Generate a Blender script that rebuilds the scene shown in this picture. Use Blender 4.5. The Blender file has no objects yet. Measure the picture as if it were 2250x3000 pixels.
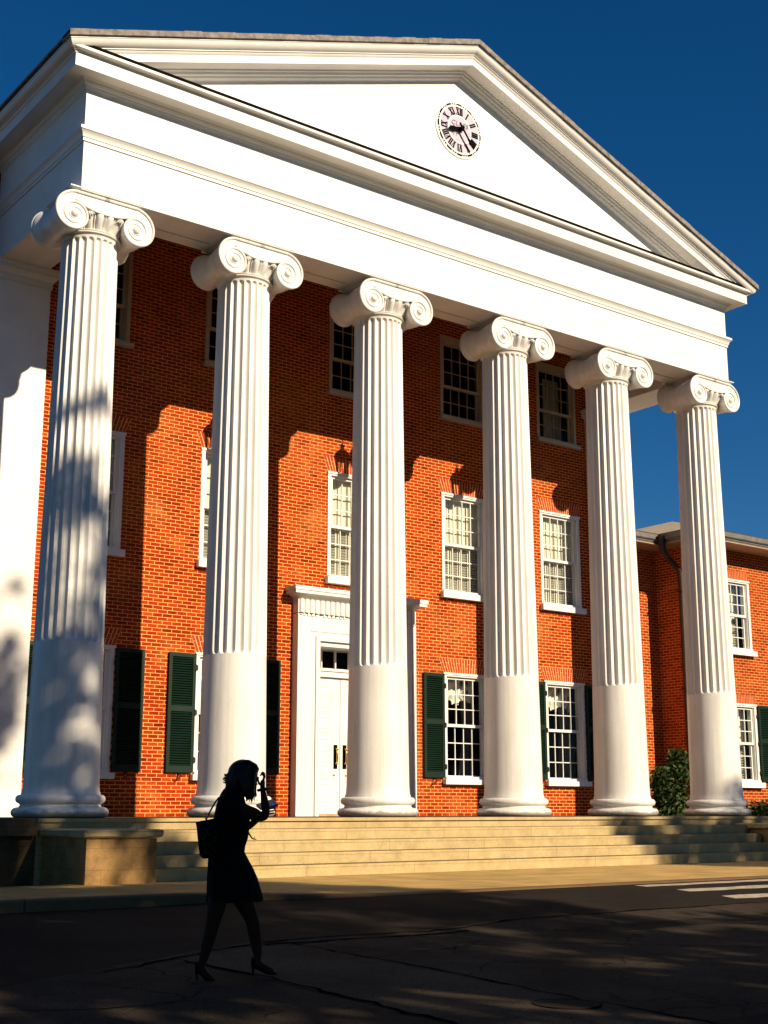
import bpy, bmesh, math, random
from mathutils import Vector, Matrix, Euler
R = math.radians
random.seed(7)
S = 0.76                     # metres per layout unit of the building
scene = bpy.context.scene
COL = scene.collection

# ------------------------------------------------------------------ materials
def nmat(name):
    m = bpy.data.materials.new(name); m.use_nodes = True
    nt = m.node_tree; nt.nodes.clear()
    out = nt.nodes.new('ShaderNodeOutputMaterial')
    b = nt.nodes.new('ShaderNodeBsdfPrincipled')
    nt.links.new(b.outputs[0], out.inputs[0])
    return m, nt, b, out
def N(nt, t, **kw):
    n = nt.nodes.new(t)
    for k, v in kw.items():
        if k in n.bl_rna.properties: setattr(n, k, v)
        else: n.inputs[k].default_value = v
    return n
def L(nt, a, b): nt.links.new(a, b)
def c4(c): return (c[0], c[1], c[2], 1)
def ramp(nt, fac, stops):
    r = nt.nodes.new('ShaderNodeValToRGB')
    while len(r.color_ramp.elements) < len(stops): r.color_ramp.elements.new(.5)
    for e, (p, c) in zip(r.color_ramp.elements, stops):
        e.position = p; e.color = c4(c) if len(c) == 3 else c
    L(nt, fac, r.inputs[0]); return r
def mix(nt, a, b, fac, mode='MIX'):
    m = nt.nodes.new('ShaderNodeMix'); m.data_type = 'RGBA'; m.blend_type = mode
    for sock, v in ((m.inputs['Factor'], fac), (m.inputs['A'], a), (m.inputs['B'], b)):
        if hasattr(v, 'is_linked'): L(nt, v, sock)
        elif isinstance(v, (int, float)): sock.default_value = v
        else: sock.default_value = c4(v)
    return m.outputs['Result']
def pos(nt): return nt.nodes.new('ShaderNodeNewGeometry').outputs['Position']
def noise(nt, vec, scale, detail=4, rough=.55):
    n = N(nt, 'ShaderNodeTexNoise', Scale=scale, Detail=detail, Roughness=rough)
    L(nt, vec, n.inputs['Vector']); return n.outputs['Fac']
def bump(nt, b, h, strength=.2, dist=.02):
    n = N(nt, 'ShaderNodeBump', Strength=strength, Distance=dist)
    L(nt, h, n.inputs['Height']); L(nt, n.outputs[0], b.inputs['Normal'])
def wallvec(nt):
    """(x or y, z) of the wall a face lies on, whichever way it faces."""
    g = nt.nodes.new('ShaderNodeNewGeometry')
    sp = nt.nodes.new('ShaderNodeSeparateXYZ'); L(nt, g.outputs['Position'], sp.inputs[0])
    sn = nt.nodes.new('ShaderNodeSeparateXYZ'); L(nt, g.outputs['True Normal'], sn.inputs[0])
    ab = N(nt, 'ShaderNodeMath', operation='ABSOLUTE'); L(nt, sn.outputs[0], ab.inputs[0])
    gt = N(nt, 'ShaderNodeMath', operation='GREATER_THAN'); gt.inputs[1].default_value = .7; L(nt, ab.outputs[0], gt.inputs[0])
    mx = nt.nodes.new('ShaderNodeMix'); mx.data_type = 'FLOAT'
    L(nt, gt.outputs[0], mx.inputs['Factor']); L(nt, sp.outputs[0], mx.inputs['A']); L(nt, sp.outputs[1], mx.inputs['B'])
    cb = nt.nodes.new('ShaderNodeCombineXYZ'); L(nt, mx.outputs['Result'], cb.inputs[0]); L(nt, sp.outputs[2], cb.inputs[1])
    return cb.outputs[0]
def add_vec(nt, v, d):
    m = N(nt, 'ShaderNodeVectorMath', operation='ADD'); L(nt, v, m.inputs[0]); m.inputs[1].default_value = d
    return m.outputs[0]

M = {}
def plain(name, col, rough=.5, metal=0., var=.12, scale=6., bstr=.0, bscale=60., spec=None):
    m, nt, b, o = nmat(name)
    p = pos(nt)
    n = noise(nt, p, scale)
    r = ramp(nt, n, [(.3, [c*(1-var) for c in col]), (.7, [min(1, c*(1+var)) for c in col])])
    L(nt, r.outputs[0], b.inputs['Base Color'])
    b.inputs['Roughness'].default_value = rough; b.inputs['Metallic'].default_value = metal
    if spec is not None: b.inputs['Specular IOR Level'].default_value = spec
    if bstr: bump(nt, b, noise(nt, p, bscale), bstr, .01)
    M[name] = m; return m

def brick(name, c1, c2, mort, bw=.205, rh=.0702, ms=.006, patch=(.62, .26, .07), pf=.75):
    m, nt, b, o = nmat(name)
    v = wallvec(nt)
    wob = N(nt, 'ShaderNodeTexNoise', Scale=5.0, Detail=2.0); L(nt, v, wob.inputs['Vector'])
    sc = N(nt, 'ShaderNodeVectorMath', operation='SCALE'); sc.inputs['Scale'].default_value = .006
    sb = N(nt, 'ShaderNodeVectorMath', operation='SUBTRACT'); L(nt, wob.outputs['Color'], sb.inputs[0]); sb.inputs[1].default_value = (.5, .5, .5)
    L(nt, sb.outputs[0], sc.inputs[0])
    ad = N(nt, 'ShaderNodeVectorMath', operation='ADD'); L(nt, v, ad.inputs[0]); L(nt, sc.outputs[0], ad.inputs[1])
    t = nt.nodes.new('ShaderNodeTexBrick'); t.offset = .5
    L(nt, ad.outputs[0], t.inputs['Vector'])
    t.inputs['Scale'].default_value = 1; t.inputs['Brick Width'].default_value = bw; t.inputs['Row Height'].default_value = rh
    t.inputs['Mortar Size'].default_value = ms; t.inputs['Mortar Smooth'].default_value = .25; t.inputs['Bias'].default_value = -.1
    t.inputs['Color1'].default_value = c4(c1); t.inputs['Color2'].default_value = c4(c2); t.inputs['Mortar'].default_value = c4(mort)
    sx = nt.nodes.new('ShaderNodeSeparateXYZ'); L(nt, ad.outputs[0], sx.inputs[0])
    def mth(op, a, b_=None):
        q = N(nt, 'ShaderNodeMath', operation=op)
        for i_, z_ in enumerate((a, b_)):
            if z_ is None: continue
            if hasattr(z_, 'is_linked'): L(nt, z_, q.inputs[i_])
            else: q.inputs[i_].default_value = z_
        return q.outputs[0]
    row = mth('FLOOR', mth('DIVIDE', sx.outputs[1], rh))
    par = mth('FLOORED_MODULO', row, 2.0)
    colm = mth('FLOOR', mth('ADD', mth('DIVIDE', sx.outputs[0], bw), mth('MULTIPLY', mth('SUBTRACT', 1.0, par), .5)))
    cell = nt.nodes.new('ShaderNodeCombineXYZ'); L(nt, colm, cell.inputs[0]); L(nt, row, cell.inputs[1])
    wn = N(nt, 'ShaderNodeTexWhiteNoise', noise_dimensions='2D'); L(nt, cell.outputs[0], wn.inputs['Vector'])
    rv = ramp(nt, wn.outputs['Value'], [(0., (.50, .46, .5)), (.07, (.78, .74, .72)), (.5, (1., 1., 1.)), (.88, (1.16, 1.22, 1.15)), (1., (1.3, 1.7, 1.8))])
    tinted = mix(nt, t.outputs['Color'], rv.outputs[0], 1.0, 'MULTIPLY')
    tcol = mix(nt, tinted, mort, t.outputs['Fac'])
    n1 = noise(nt, v, .55, 6, .65)
    rp = ramp(nt, n1, [(.52, (0, 0, 0)), (.72, (1, 1, 1))])
    fm = N(nt, 'ShaderNodeMath', operation='MULTIPLY'); L(nt, rp.outputs[0], fm.inputs[0])
    n2 = noise(nt, v, 9, 5, .7)
    r2 = ramp(nt, n2, [(.35, (0, 0, 0)), (.65, (pf, pf, pf))]); L(nt, r2.outputs[0], fm.inputs[1])
    c = mix(nt, tcol, patch, fm.outputs[0])
    n3 = noise(nt, v, 30, 3)
    r3 = ramp(nt, n3, [(.25, (.72, .72, .72)), (.75, (1.18, 1.18, 1.18))])
    c = mix(nt, c, r3.outputs[0], 1.0, 'MULTIPLY')
    n5 = noise(nt, v, 1.7, 4, .6)
    r5 = ramp(nt, n5, [(.3, (.8, .76, .74)), (.7, (1.1, 1.1, 1.1))])
    c = mix(nt, c, r5.outputs[0], 1.0, 'MULTIPLY')
    L(nt, c, b.inputs['Base Color'])
    b.inputs['Roughness'].default_value = .85
    b.inputs['Specular IOR Level'].default_value = .04
    inv = N(nt, 'ShaderNodeMath', operation='SUBTRACT'); inv.inputs[0].default_value = 1; L(nt, t.outputs['Fac'], inv.inputs[1])
    bump(nt, b, inv.outputs[0], .5, .008)
    M[name] = m
brick('red_brick', (.45, .042, .003), (.33, .023, .002), (.90, .54, .18), ms=.0060)
brick('wing_brick', (.45, .052, .005), (.32, .028, .004), (.74, .44, .15), rh=.0702, ms=.0065, pf=.4)

def painted_brick():
    m, nt, b, o = nmat('painted_brick')
    v = wallvec(nt)
    t = nt.nodes.new('ShaderNodeTexBrick'); L(nt, v, t.inputs['Vector'])
    t.inputs['Scale'].default_value = 1; t.inputs['Brick Width'].default_value = .205; t.inputs['Row Height'].default_value = .0702
    t.inputs['Mortar Size'].default_value = .005; t.inputs['Mortar Smooth'].default_value = .8
    n = noise(nt, v, 2.2, 5)
    r = ramp(nt, n, [(.3, (.77, .75, .71)), (.7, (.86, .845, .81))]); L(nt, r.outputs[0], b.inputs['Base Color'])
    inv = N(nt, 'ShaderNodeMath', operation='SUBTRACT'); inv.inputs[0].default_value = 1; L(nt, t.outputs['Fac'], inv.inputs[1])
    bump(nt, b, inv.outputs[0], .35, .006)
    b.inputs['Roughness'].default_value = .55
    M['painted_brick'] = m
painted_brick()
def white_paint(name, col, rough, bs, bscale, dirt=.10, grime=False):
    m, nt, b, o = nmat(name)
    p = pos(nt)
    n = noise(nt, p, 1.6, 5)
    r = ramp(nt, n, [(.3, [c*(1-dirt) for c in col]), (.65, col)])
    n2 = noise(nt, p, 40, 3)
    r2 = ramp(nt, n2, [(.25, (.93, .92, .90)), (.5, (1, 1, 1))])
    c = mix(nt, r.outputs[0], r2.outputs[0], 1., 'MULTIPLY')
    if grime:                                         # splash-back at the foot, rain streaks down the shaft
        sp = nt.nodes.new('ShaderNodeSeparateXYZ'); L(nt, p, sp.inputs[0])
        mp = N(nt, 'ShaderNodeVectorMath', operation='MULTIPLY'); L(nt, p, mp.inputs[0]); mp.inputs[1].default_value = (1, 1, .05)
        st = ramp(nt, noise(nt, mp.outputs[0], 9, 4), [(.42, (1, 1, 1)), (.70, (.80, .78, .74))])
        c = mix(nt, c, st.outputs[0], .7, 'MULTIPLY')
        ft = N(nt, 'ShaderNodeMath', operation='ADD'); L(nt, sp.outputs[2], ft.inputs[0])
        nz = N(nt, 'ShaderNodeMath', operation='MULTIPLY'); L(nt, noise(nt, p, 7, 5), nz.inputs[0]); nz.inputs[1].default_value = -.14; L(nt, nz.outputs[0], ft.inputs[1])
        gr = ramp(nt, ft.outputs[0], [(.0, (.42, .38, .32)), (.035, (1, 1, 1))])
        c = mix(nt, c, gr.outputs[0], .8, 'MULTIPLY')
    L(nt, c, b.inputs['Base Color'])
    b.inputs['Roughness'].default_value = rough
    bump(nt, b, noise(nt, p, bscale, 3), bs, .006)
    M[name] = m
white_paint('white_paint', (.83, .815, .78), .42, .06, 30)
white_paint('column_paint', (.83, .815, .785), .42, .30, 24, .08, True)
white_paint('sash_paint', (.84, .83, .80), .4, .03, 60)
white_paint('cream_blind', (.80, .76, .65), .6, .0, 40)

def stone(name, c1, c2, joint, bw, rh, ms, zoff=0., b_off=.37, stain=.5):
    m, nt, b, o = nmat(name)
    v = add_vec(nt, wallvec(nt), (11.3, zoff, 0))
    t = nt.nodes.new('ShaderNodeTexBrick'); t.offset = b_off; L(nt, v, t.inputs['Vector'])
    t.inputs['Scale'].default_value = 1; t.inputs['Brick Width'].default_value = bw; t.inputs['Row Height'].default_value = rh
    t.inputs['Mortar Size'].default_value = ms; t.inputs['Mortar Smooth'].default_value = .1
    t.inputs['Color1'].default_value = c4(c1); t.inputs['Color2'].default_value = c4(c2); t.inputs['Mortar'].default_value = c4(joint)
    p = pos(nt)
    n = noise(nt, p, 3.5, 6, .65)
    r = ramp(nt, n, [(.28, [1-stain]*3), (.62, (1.08, 1.08, 1.08))])
    n2 = noise(nt, p, 45, 3)
    r2 = ramp(nt, n2, [(.2, (.8, .8, .78)), (.6, (1.05, 1.05, 1.05))])
    c = mix(nt, t.outputs['Color'], r.outputs[0], 1., 'MULTIPLY'); c = mix(nt, c, r2.outputs[0], 1., 'MULTIPLY')
    L(nt, c, b.inputs['Base Color']); b.inputs['Roughness'].default_value = .8; b.inputs['Specular IOR Level'].default_value = .25
    bump(nt, b, n2, .25, .006)
    M[name] = m
stone('step_stone', (.51, .39, .195), (.48, .36, .175), (.17, .12, .05), 2.05, .171, .003, 0, .31, .22)
stone('dark_stone', (.15, .095, .045), (.12, .075, .035), (.07, .05, .025), .78, .285, .003, .1, .43, .6)  # much darker than the step stone, strongly mottled; left end of the landing
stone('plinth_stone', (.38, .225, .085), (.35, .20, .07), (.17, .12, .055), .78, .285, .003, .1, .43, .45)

stone('bounce_cut_paver', (.13, .075, .045), (.11, .06, .035), (.09, .06, .04), .2, .1, .006)
def concrete(name, col, slab=(1.6, 1.5), jm=.012, stain=.35):
    m, nt, b, o = nmat(name)
    p = pos(nt)
    t = nt.nodes.new('ShaderNodeTexBrick'); t.offset = 0.; L(nt, add_vec(nt, p, (50.4, 50.2, 0)), t.inputs['Vector'])
    t.inputs['Scale'].default_value = 1; t.inputs['Brick Width'].default_value = slab[0]; t.inputs['Row Height'].default_value = slab[1]
    t.inputs['Mortar Size'].default_value = jm; t.inputs['Mortar Smooth'].default_value = .3
    t.inputs['Color1'].default_value = c4(col); t.inputs['Color2'].default_value = c4([c*.93 for c in col]); t.inputs['Mortar'].default_value = c4([c*.35 for c in col])
    n = noise(nt, p, 1.3, 7, .65); r = ramp(nt, n, [(.3, [1-stain]*3), (.65, (1.05, 1.05, 1.05))])
    n2 = noise(nt, p, 70, 3); r2 = ramp(nt, n2, [(.25, (.78, .78, .78)), (.65, (1.08, 1.08, 1.08))])
    c = mix(nt, t.outputs['Color'], r.outputs[0], 1., 'MULTIPLY'); c = mix(nt, c, r2.outputs[0], 1., 'MULTIPLY')
    L(nt, c, b.inputs['Base Color']); b.inputs['Roughness'].default_value = .85; b.inputs['Specular IOR Level'].default_value = .2
    bump(nt, b, n2, .3, .006)
    M[name] = m
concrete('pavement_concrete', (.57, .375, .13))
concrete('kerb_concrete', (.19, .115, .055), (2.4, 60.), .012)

def asphalt(name, col, var=.45, speck=.6, cracks=False):
    m, nt, b, o = nmat(name)
    p = pos(nt)
    n = noise(nt, p, .8, 7, .65); r = ramp(nt, n, [(.25, [c*(1-var) for c in col]), (.75, [c*(1+var) for c in col])])
    n2 = noise(nt, p, 110, 3); r2 = ramp(nt, n2, [(.3, (1-speck*.6,)*3), (.72, (1+speck,)*3)])
    c = mix(nt, r.outputs[0], r2.outputs[0], 1., 'MULTIPLY')
    h = n2
    if cracks:
        wv = N(nt, 'ShaderNodeTexNoise', Scale=2.4, Detail=5.); L(nt, p, wv.inputs['Vector'])
        s1 = N(nt, 'ShaderNodeVectorMath', operation='SCALE'); s1.inputs['Scale'].default_value = .55; L(nt, wv.outputs['Color'], s1.inputs[0])
        a1 = N(nt, 'ShaderNodeVectorMath', operation='ADD'); L(nt, p, a1.inputs[0]); L(nt, s1.outputs[0], a1.inputs[1])
        vo = N(nt, 'ShaderNodeTexVoronoi', feature='DISTANCE_TO_EDGE', Scale=.75); L(nt, a1.outputs[0], vo.inputs['Vector'])
        rc = ramp(nt, vo.outputs['Distance'], [(.0, (.25, .25, .25)), (.016, (1, 1, 1))])
        nm = noise(nt, p, .5, 2); rm = ramp(nt, nm, [(.48, (0, 0, 0)), (.56, (1, 1, 1))])
        c2 = mix(nt, c, rc.outputs[0], 1., 'MULTIPLY')
        c = mix(nt, c, c2, rm.outputs[0])
    L(nt, c, b.inputs['Base Color']); b.inputs['Roughness'].default_value = .95; b.inputs['Specular IOR Level'].default_value = .04
    bump(nt, b, h, .5, .008)
    M[name] = m
asphalt('road_asphalt', (.020, .0165, .0135), .35, .7)
asphalt('old_asphalt', (.036, .028, .021), .55, 1.5, True)
asphalt('strip_asphalt', (.052, .040, .029), .45, 1.5, False)
plain('crack_tar', (.006, .005, .0045), 1., var=.3, spec=0.)
plain('crosswalk_paint', (.40, .34, .26), .8, var=.35, scale=9, bstr=.2)
plain('ground_earth', (.07, .06, .035), .95, var=.3, scale=2)
plain('lawn_green', (.045, .075, .015), .9, var=.4, scale=5)
plain('shutter_green', (.0065, .022, .013), .45, var=.15, scale=3, spec=.2)
plain('dark_iron', (.015, .014, .013), .45, .3)
plain('brass', (.75, .45, .10), .25, 1.)
plain('bronze_metal', (.045, .032, .024), .45, .5, var=.25)
plain('gutter_metal', (.15, .14, .13), .5, .0, var=.2)
plain('shingle', (.23, .20, .175), .9, var=.4, scale=9, bstr=.5, bscale=40)
plain('pale_roof', (.46, .40, .30), .85, var=.15, scale=4, bstr=.3, bscale=30)
plain('flashing', (.008, .007, .006), 1., .0, spec=0.)
plain('room_wall', (.035, .025, .018), .9)
plain('curtain_white', (.78, .76, .70), .8, var=.06, scale=12)
plain('sheer_curtain', (.12, .12, .12), .8, var=.1, scale=12)
plain('wing_soffit', (.42, .28, .17), .7, var=.08)
plain('shaded_sash_paint', (.52, .43, .33), .5, var=.08)  # sash paint darkened: porch shade put into the top-floor window colour
plain('ceiling_paint', (.66, .56, .45), .6, var=.06)
plain('clock_white', (.80, .79, .76), .6, var=.03, spec=.1)
plain('clock_dial', (.56, .50, .60), .7, var=.03, spec=.1)
plain('clock_black', (.006, .004, .005), .8, spec=.02)
plain('clock_script', (.16, .11, .14), .5)
plain('dress_black', (.0045, .004, .005), .9, var=.2, scale=20, spec=.1)
plain('skin', (.045, .019, .011), .7, var=.1, scale=14, spec=.1)
plain('hair_brown', (.012, .006, .004), .5, var=.4, scale=60, spec=.3)
plain('shoe_black', (.006, .005, .005), .6, spec=.15)
plain('strap_black', (.006, .005, .005), .5)
plain('folder_blue', (.09, .20, .46), .45)
plain('eye_white', (.4, .4, .4), .3)
plain('bark', (.09, .065, .045), .95, var=.3, scale=8, bstr=.6, bscale=20)
def leaf(name, a, b_):
    m, nt, b, o = nmat(name)
    oi = nt.nodes.new('ShaderNodeNewGeometry')
    r = ramp(nt, oi.outputs['Random Per Island'], [(0, a), (1, b_)])
    L(nt, r.outputs[0], b.inputs['Base Color']); b.inputs['Roughness'].default_value = .55
    b.inputs['Specular IOR Level'].default_value = .25
    M[name] = m
leaf('oak_leaf', (.030, .055, .010), (.085, .13, .025))
leaf('shrub_leaf', (.010, .026, .005), (.050, .080, .014))
def bag_pattern():
    m, nt, b, o = nmat('bag_print')
    p = pos(nt)
    vo = N(nt, 'ShaderNodeTexVoronoi', feature='DISTANCE_TO_EDGE', Scale=13.); L(nt, p, vo.inputs['Vector'])
    r = ramp(nt, vo.outputs['Distance'], [(.03, (.022, .022, .022)), (.07, (.0035, .0035, .0035))])
    L(nt, r.outputs[0], b.inputs['Base Color']); b.inputs['Roughness'].default_value = .8; b.inputs['Specular IOR Level'].default_value = .04
    M['bag_print'] = m
bag_pattern()
def glass():
    m, nt, b, o = nmat('window_glass'); nt.nodes.remove(b)
    tr = N(nt, 'ShaderNodeBsdfTransparent'); tr.inputs[0].default_value = (.90, .93, .90, 1)
    gl = N(nt, 'ShaderNodeBsdfGlossy'); gl.inputs['Roughness'].default_value = .02
    lw = N(nt, 'ShaderNodeFresnel', IOR=1.2)
    mx = N(nt, 'ShaderNodeMixShader'); L(nt, lw.outputs[0], mx.inputs[0]); L(nt, tr.outputs[0], mx.inputs[1]); L(nt, gl.outputs[0], mx.inputs[2])
    L(nt, mx.outputs[0], o.inputs[0]); M['window_glass'] = m
glass()
def emis(name, col, st):
    m, nt, b, o = nmat(name); nt.nodes.remove(b)
    e = N(nt, 'ShaderNodeEmission', Strength=st); e.inputs[0].default_value = c4(col); L(nt, e.outputs[0], o.inputs[0]); M[name] = m
emis('lamp_glow', (1., .42, .06), 1.4)

# ------------------------------------------------------------------ mesh builder
WL = {}                              # world location of every object made here
class MB:
    def __init__(s): s.v = []; s.f = []
    def add(s, vs, fs):
        o = len(s.v); s.v += [tuple(v) for v in vs]; s.f += [tuple(i+o for i in f) for f in fs]; return s
    def box(s, x0, x1, y0, y1, z0, z1):
        return s.add([(x0,y0,z0),(x1,y0,z0),(x1,y1,z0),(x0,y1,z0),(x0,y0,z1),(x1,y0,z1),(x1,y1,z1),(x0,y1,z1)],
                     [(0,3,2,1),(4,5,6,7),(0,1,5,4),(1,2,6,5),(2,3,7,6),(3,0,4,7)])
    def obox(s, c, ax, ay, az):
        c = Vector(c); ax = Vector(ax); ay = Vector(ay); az = Vector(az)
        p = [c+ax*i+ay*j+az*k for k in (-1,1) for j in (-1,1) for i in (-1,1)]
        return s.add(p, [(0,2,3,1),(4,5,7,6),(0,1,5,4),(2,6,7,3),(0,4,6,2),(1,3,7,5)])
    def quad(s, a, b, c, d): return s.add([a,b,c,d], [(0,1,2,3)])
    def rings(s, rs, close=True, cap0=True, cap1=True):
        n = len(rs[0]); vs = [p for r in rs for p in r]; fs = []
        for i in range(len(rs)-1):
            for j in range(n if close else n-1):
                k = (j+1) % n
                fs.append((i*n+j, i*n+k, (i+1)*n+k, (i+1)*n+j))
        if close and cap0: fs.append(tuple(reversed(range(n))))
        if close and cap1: fs.append(tuple(range((len(rs)-1)*n, len(rs)*n)))
        return s.add(vs, fs)
    def lathe(s, prof, c=(0,0,0), n=48, axis='z', cap0=True, cap1=True):
        rs = []
        for r, h in prof:
            ring = []
            for j in range(n):
                a = 2*math.pi*j/n
                if axis == 'z': ring.append((c[0]+r*math.cos(a), c[1]+r*math.sin(a), c[2]+h))
                else: ring.append((c[0]+r*math.cos(a), c[1]+h, c[2]-r*math.sin(a)))
            rs.append(ring)
        return s.rings(rs, True, cap0, cap1)
    def tube(s, path, rad, n=8, flat=1.0, up=(0,0,1)):
        P = [Vector(p) for p in path]; rs = []
        prev = None
        for i, p in enumerate(P):
            t = (P[min(i+1, len(P)-1)] - P[max(i-1, 0)]).normalized()
            if prev is None:
                a = Vector(up)
                if abs(a.dot(t)) > .95: a = Vector((1,0,0))
                u = a.cross(t).normalized()
            else: u = (prev - t*prev.dot(t)).normalized()
            prev = u; w = t.cross(u)
            r = rad[i] if isinstance(rad, (list, tuple)) else rad
            rs.append([p + u*r*math.cos(2*math.pi*j/n) + w*r*flat*math.sin(2*math.pi*j/n) for j in range(n)])
        return s.rings(rs)
    def ball(s, c, r, n=12, m=8):
        rx, ry, rz = r if isinstance(r, (tuple, list)) else (r, r, r)
        rs = []
        for i in range(1, m):
            t = math.pi*i/m
            rs.append([(c[0]+rx*math.sin(t)*math.cos(2*math.pi*j/n), c[1]+ry*math.sin(t)*math.sin(2*math.pi*j/n), c[2]-rz*math.cos(t)) for j in range(n)])
        o = len(s.v); s.rings(rs, True, False, False)
        s.v += [(c[0], c[1], c[2]-rz), (c[0], c[1], c[2]+rz)]
        k = len(s.v)
        for j in range(n):
            s.f.append((o+(j+1) % n, o+j, k-2)); b = o+(m-2)*n
            s.f.append((b+j, b+(j+1) % n, k-1))
        return s
    def prism_y(s, poly, y0, y1):           # polygon in x,z extruded along y
        n = len(poly)
        vs = [(x, y0, z) for x, z in poly] + [(x, y1, z) for x, z in poly]
        fs = [tuple(range(n)), tuple(reversed(range(n, 2*n)))] + [(i, n+i, n+(i+1) % n, (i+1) % n) for i in range(n)]
        return s.add(vs, fs)
    def build(s, name, mat, parent=None, smooth=None, sc=S, origin=None, tri=False):
        vs = [Vector(v)*sc for v in s.v]
        if origin is None:
            xs = [v.x for v in vs]; ys = [v.y for v in vs]; zs = [v.z for v in vs]
            origin = Vector(((min(xs)+max(xs))/2, (min(ys)+max(ys))/2, min(zs)))
        else: origin = Vector(origin)
        me = bpy.data.meshes.new(name)
        me.from_pydata([tuple(v-origin) for v in vs], [], s.f)
        bm = bmesh.new(); bm.from_mesh(me)
        bmesh.ops.recalc_face_normals(bm, faces=bm.faces)
        bm.to_mesh(me); bm.free()
        me.materials.append(M[mat] if isinstance(mat, str) else mat)
        if smooth is not None:
            me.shade_smooth()
            me.set_sharp_from_angle(angle=R(smooth))
        me.update()
        o = bpy.data.objects.new(name, me); COL.objects.link(o)
        place(o, origin, parent)
        return o
def place(o, w, parent):
    w = Vector(w); WL[o] = w
    if parent is not None:
        o.parent = parent; o.location = w - WL[parent]
    else: o.location = w
def tag(o, label, cat, group=None):
    o['label'] = label; o['category'] = cat
    if group: o['group'] = group
    return o
def thing(name, label, cat, loc, group=None, sc=S):
    o = bpy.data.objects.new(name, None); COL.objects.link(o); o.empty_display_size = .3
    place(o, Vector(loc)*sc, None); return tag(o, label, cat, group)
def struct(o): o['kind'] = 'structure'; return o
def kids(o): return [c for c in bpy.data.objects if c.parent == o]
def dup(o, parent=None, dx=None):
    c = o.copy(); COL.objects.link(c)
    if parent is not None: c.parent = parent
    if dx is not None: c.location = o.location + Vector(dx)
    for ch in kids(o): dup(ch, c)
    return c

# ------------------------------------------------------------------ layout numbers (building units)
XC = [0.0, 3.89, 7.83, 12.11, 16.07, 20.0]          # column axes
WX = [2.09, 6.0, 9.97, 14.03, 18.0]                 # window axes on the back wall
D = 4.0                                              # portico wall plane
ZB, ZT0, ZT1, ZF, ZC1, ZC2 = 12.918, 14.03, 14.33, 15.234, 15.435, 15.705
EX0, EX1, EY = -.62, 20.62, -.814
APX, APZ, SLOPE = 10.0, 20.12, .3615

# ------------------------------------------------------------------ the ground
def kerb_y(x):
    if x < -.8: return -6.1
    if x > 2.2: return -8.15
    t = (x+.8)/3.0; t = t*t*(3-2*t)
    return -6.1 + (-8.15+6.1)*t
def road_z(x, y):
    t = min(1, max(0, (x+1.2)/3.4)); t = t*t*(3-2*t)
    zk = -1.30 + (.145)*t
    d = max(0, kerb_y(x)-y)
    z2 = -1.30 - .0255*max(0, -6.1-y)
    f = min(1, d/4.5); f = f*f*(3-2*f)
    return max(-1.62, zk*(1-f) + z2*f if y > -30 else z2)
m = MB(); m.box(-400, 400, -400, 500, -1.95, -1.9); struct(m.build('ground', 'ground_earth'))
xs = [-60, -40, -25] + [-16+.5*i for i in range(81)] + [30, 45, 70]
ts = [0, .02, .05, .1, .15, .2, .3, .4, .5, .65, .8, 1, 1.4, 2, 3, 4]
rows = []
for x in xs:
    ky = kerb_y(x)+.04
    col = []
    for t in ts:
        y = ky - 11*t
        col.append((x, y, road_z(x, y)))
    rows.append(col)
m = MB(); vs = [p for c in rows for p in c]; n = len(ts)
m.add(vs, [(i*n+j, i*n+j+1, (i+1)*n+j+1, (i+1)*n+j) for i in range(len(rows)-1) for j in range(n-1)])
struct(m.build('road', 'road_asphalt', smooth=40))
# pavement
m = MB(); vs = []; fs = []
for x in xs: vs += [(x, -2.6, -1.125), (x, kerb_y(x)+.22, -1.125 - .0*0)]
for i in range(len(xs)-1): fs.append((2*i, 2*i+1, 2*i+3, 2*i+2))
m.add(vs, fs); struct(m.build('pavement', 'pavement_concrete'))
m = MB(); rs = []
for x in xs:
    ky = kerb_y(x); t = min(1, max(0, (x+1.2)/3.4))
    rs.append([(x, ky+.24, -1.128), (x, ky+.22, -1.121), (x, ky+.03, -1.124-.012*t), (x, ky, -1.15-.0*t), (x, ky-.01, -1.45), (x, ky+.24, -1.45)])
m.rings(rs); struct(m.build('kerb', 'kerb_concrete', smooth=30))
# old patched paving, cracks, crosswalk
def road_sheet(name, mat, outline_x, y_top, y_bot, lift, nx=60, ny=14):
    m = MB(); vs = []
    for i in range(nx+1):
        x = outline_x[0] + (outline_x[1]-outline_x[0])*i/nx
        a, b = y_top(x), y_bot(x)
        for j in range(ny+1):
            y = a+(b-a)*j/ny; vs.append((x, y, road_z(x, y)+lift))
    w = ny+1
    m.add(vs, [(i*w+j, i*w+j+1, (i+1)*w+j+1, (i+1)*w+j) for i in range(nx) for j in range(ny)])
    return struct(m.build(name, mat, smooth=40))
road_sheet('asphalt_patch', 'old_asphalt', (-7.5, 26), lambda x: -10.9 - .32*max(0, -2.2-x)**1.3 + .05*math.sin(x*1.9) + .03*math.sin(x*5.3), lambda x: -24.0, .006, 130, 30)
road_sheet('asphalt_strip', 'strip_asphalt', (-3.72, -1.9), lambda x: -11.2 - .35*max(0, -2.2-x), lambda x: -19.0, .010, 12, 24)
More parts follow.
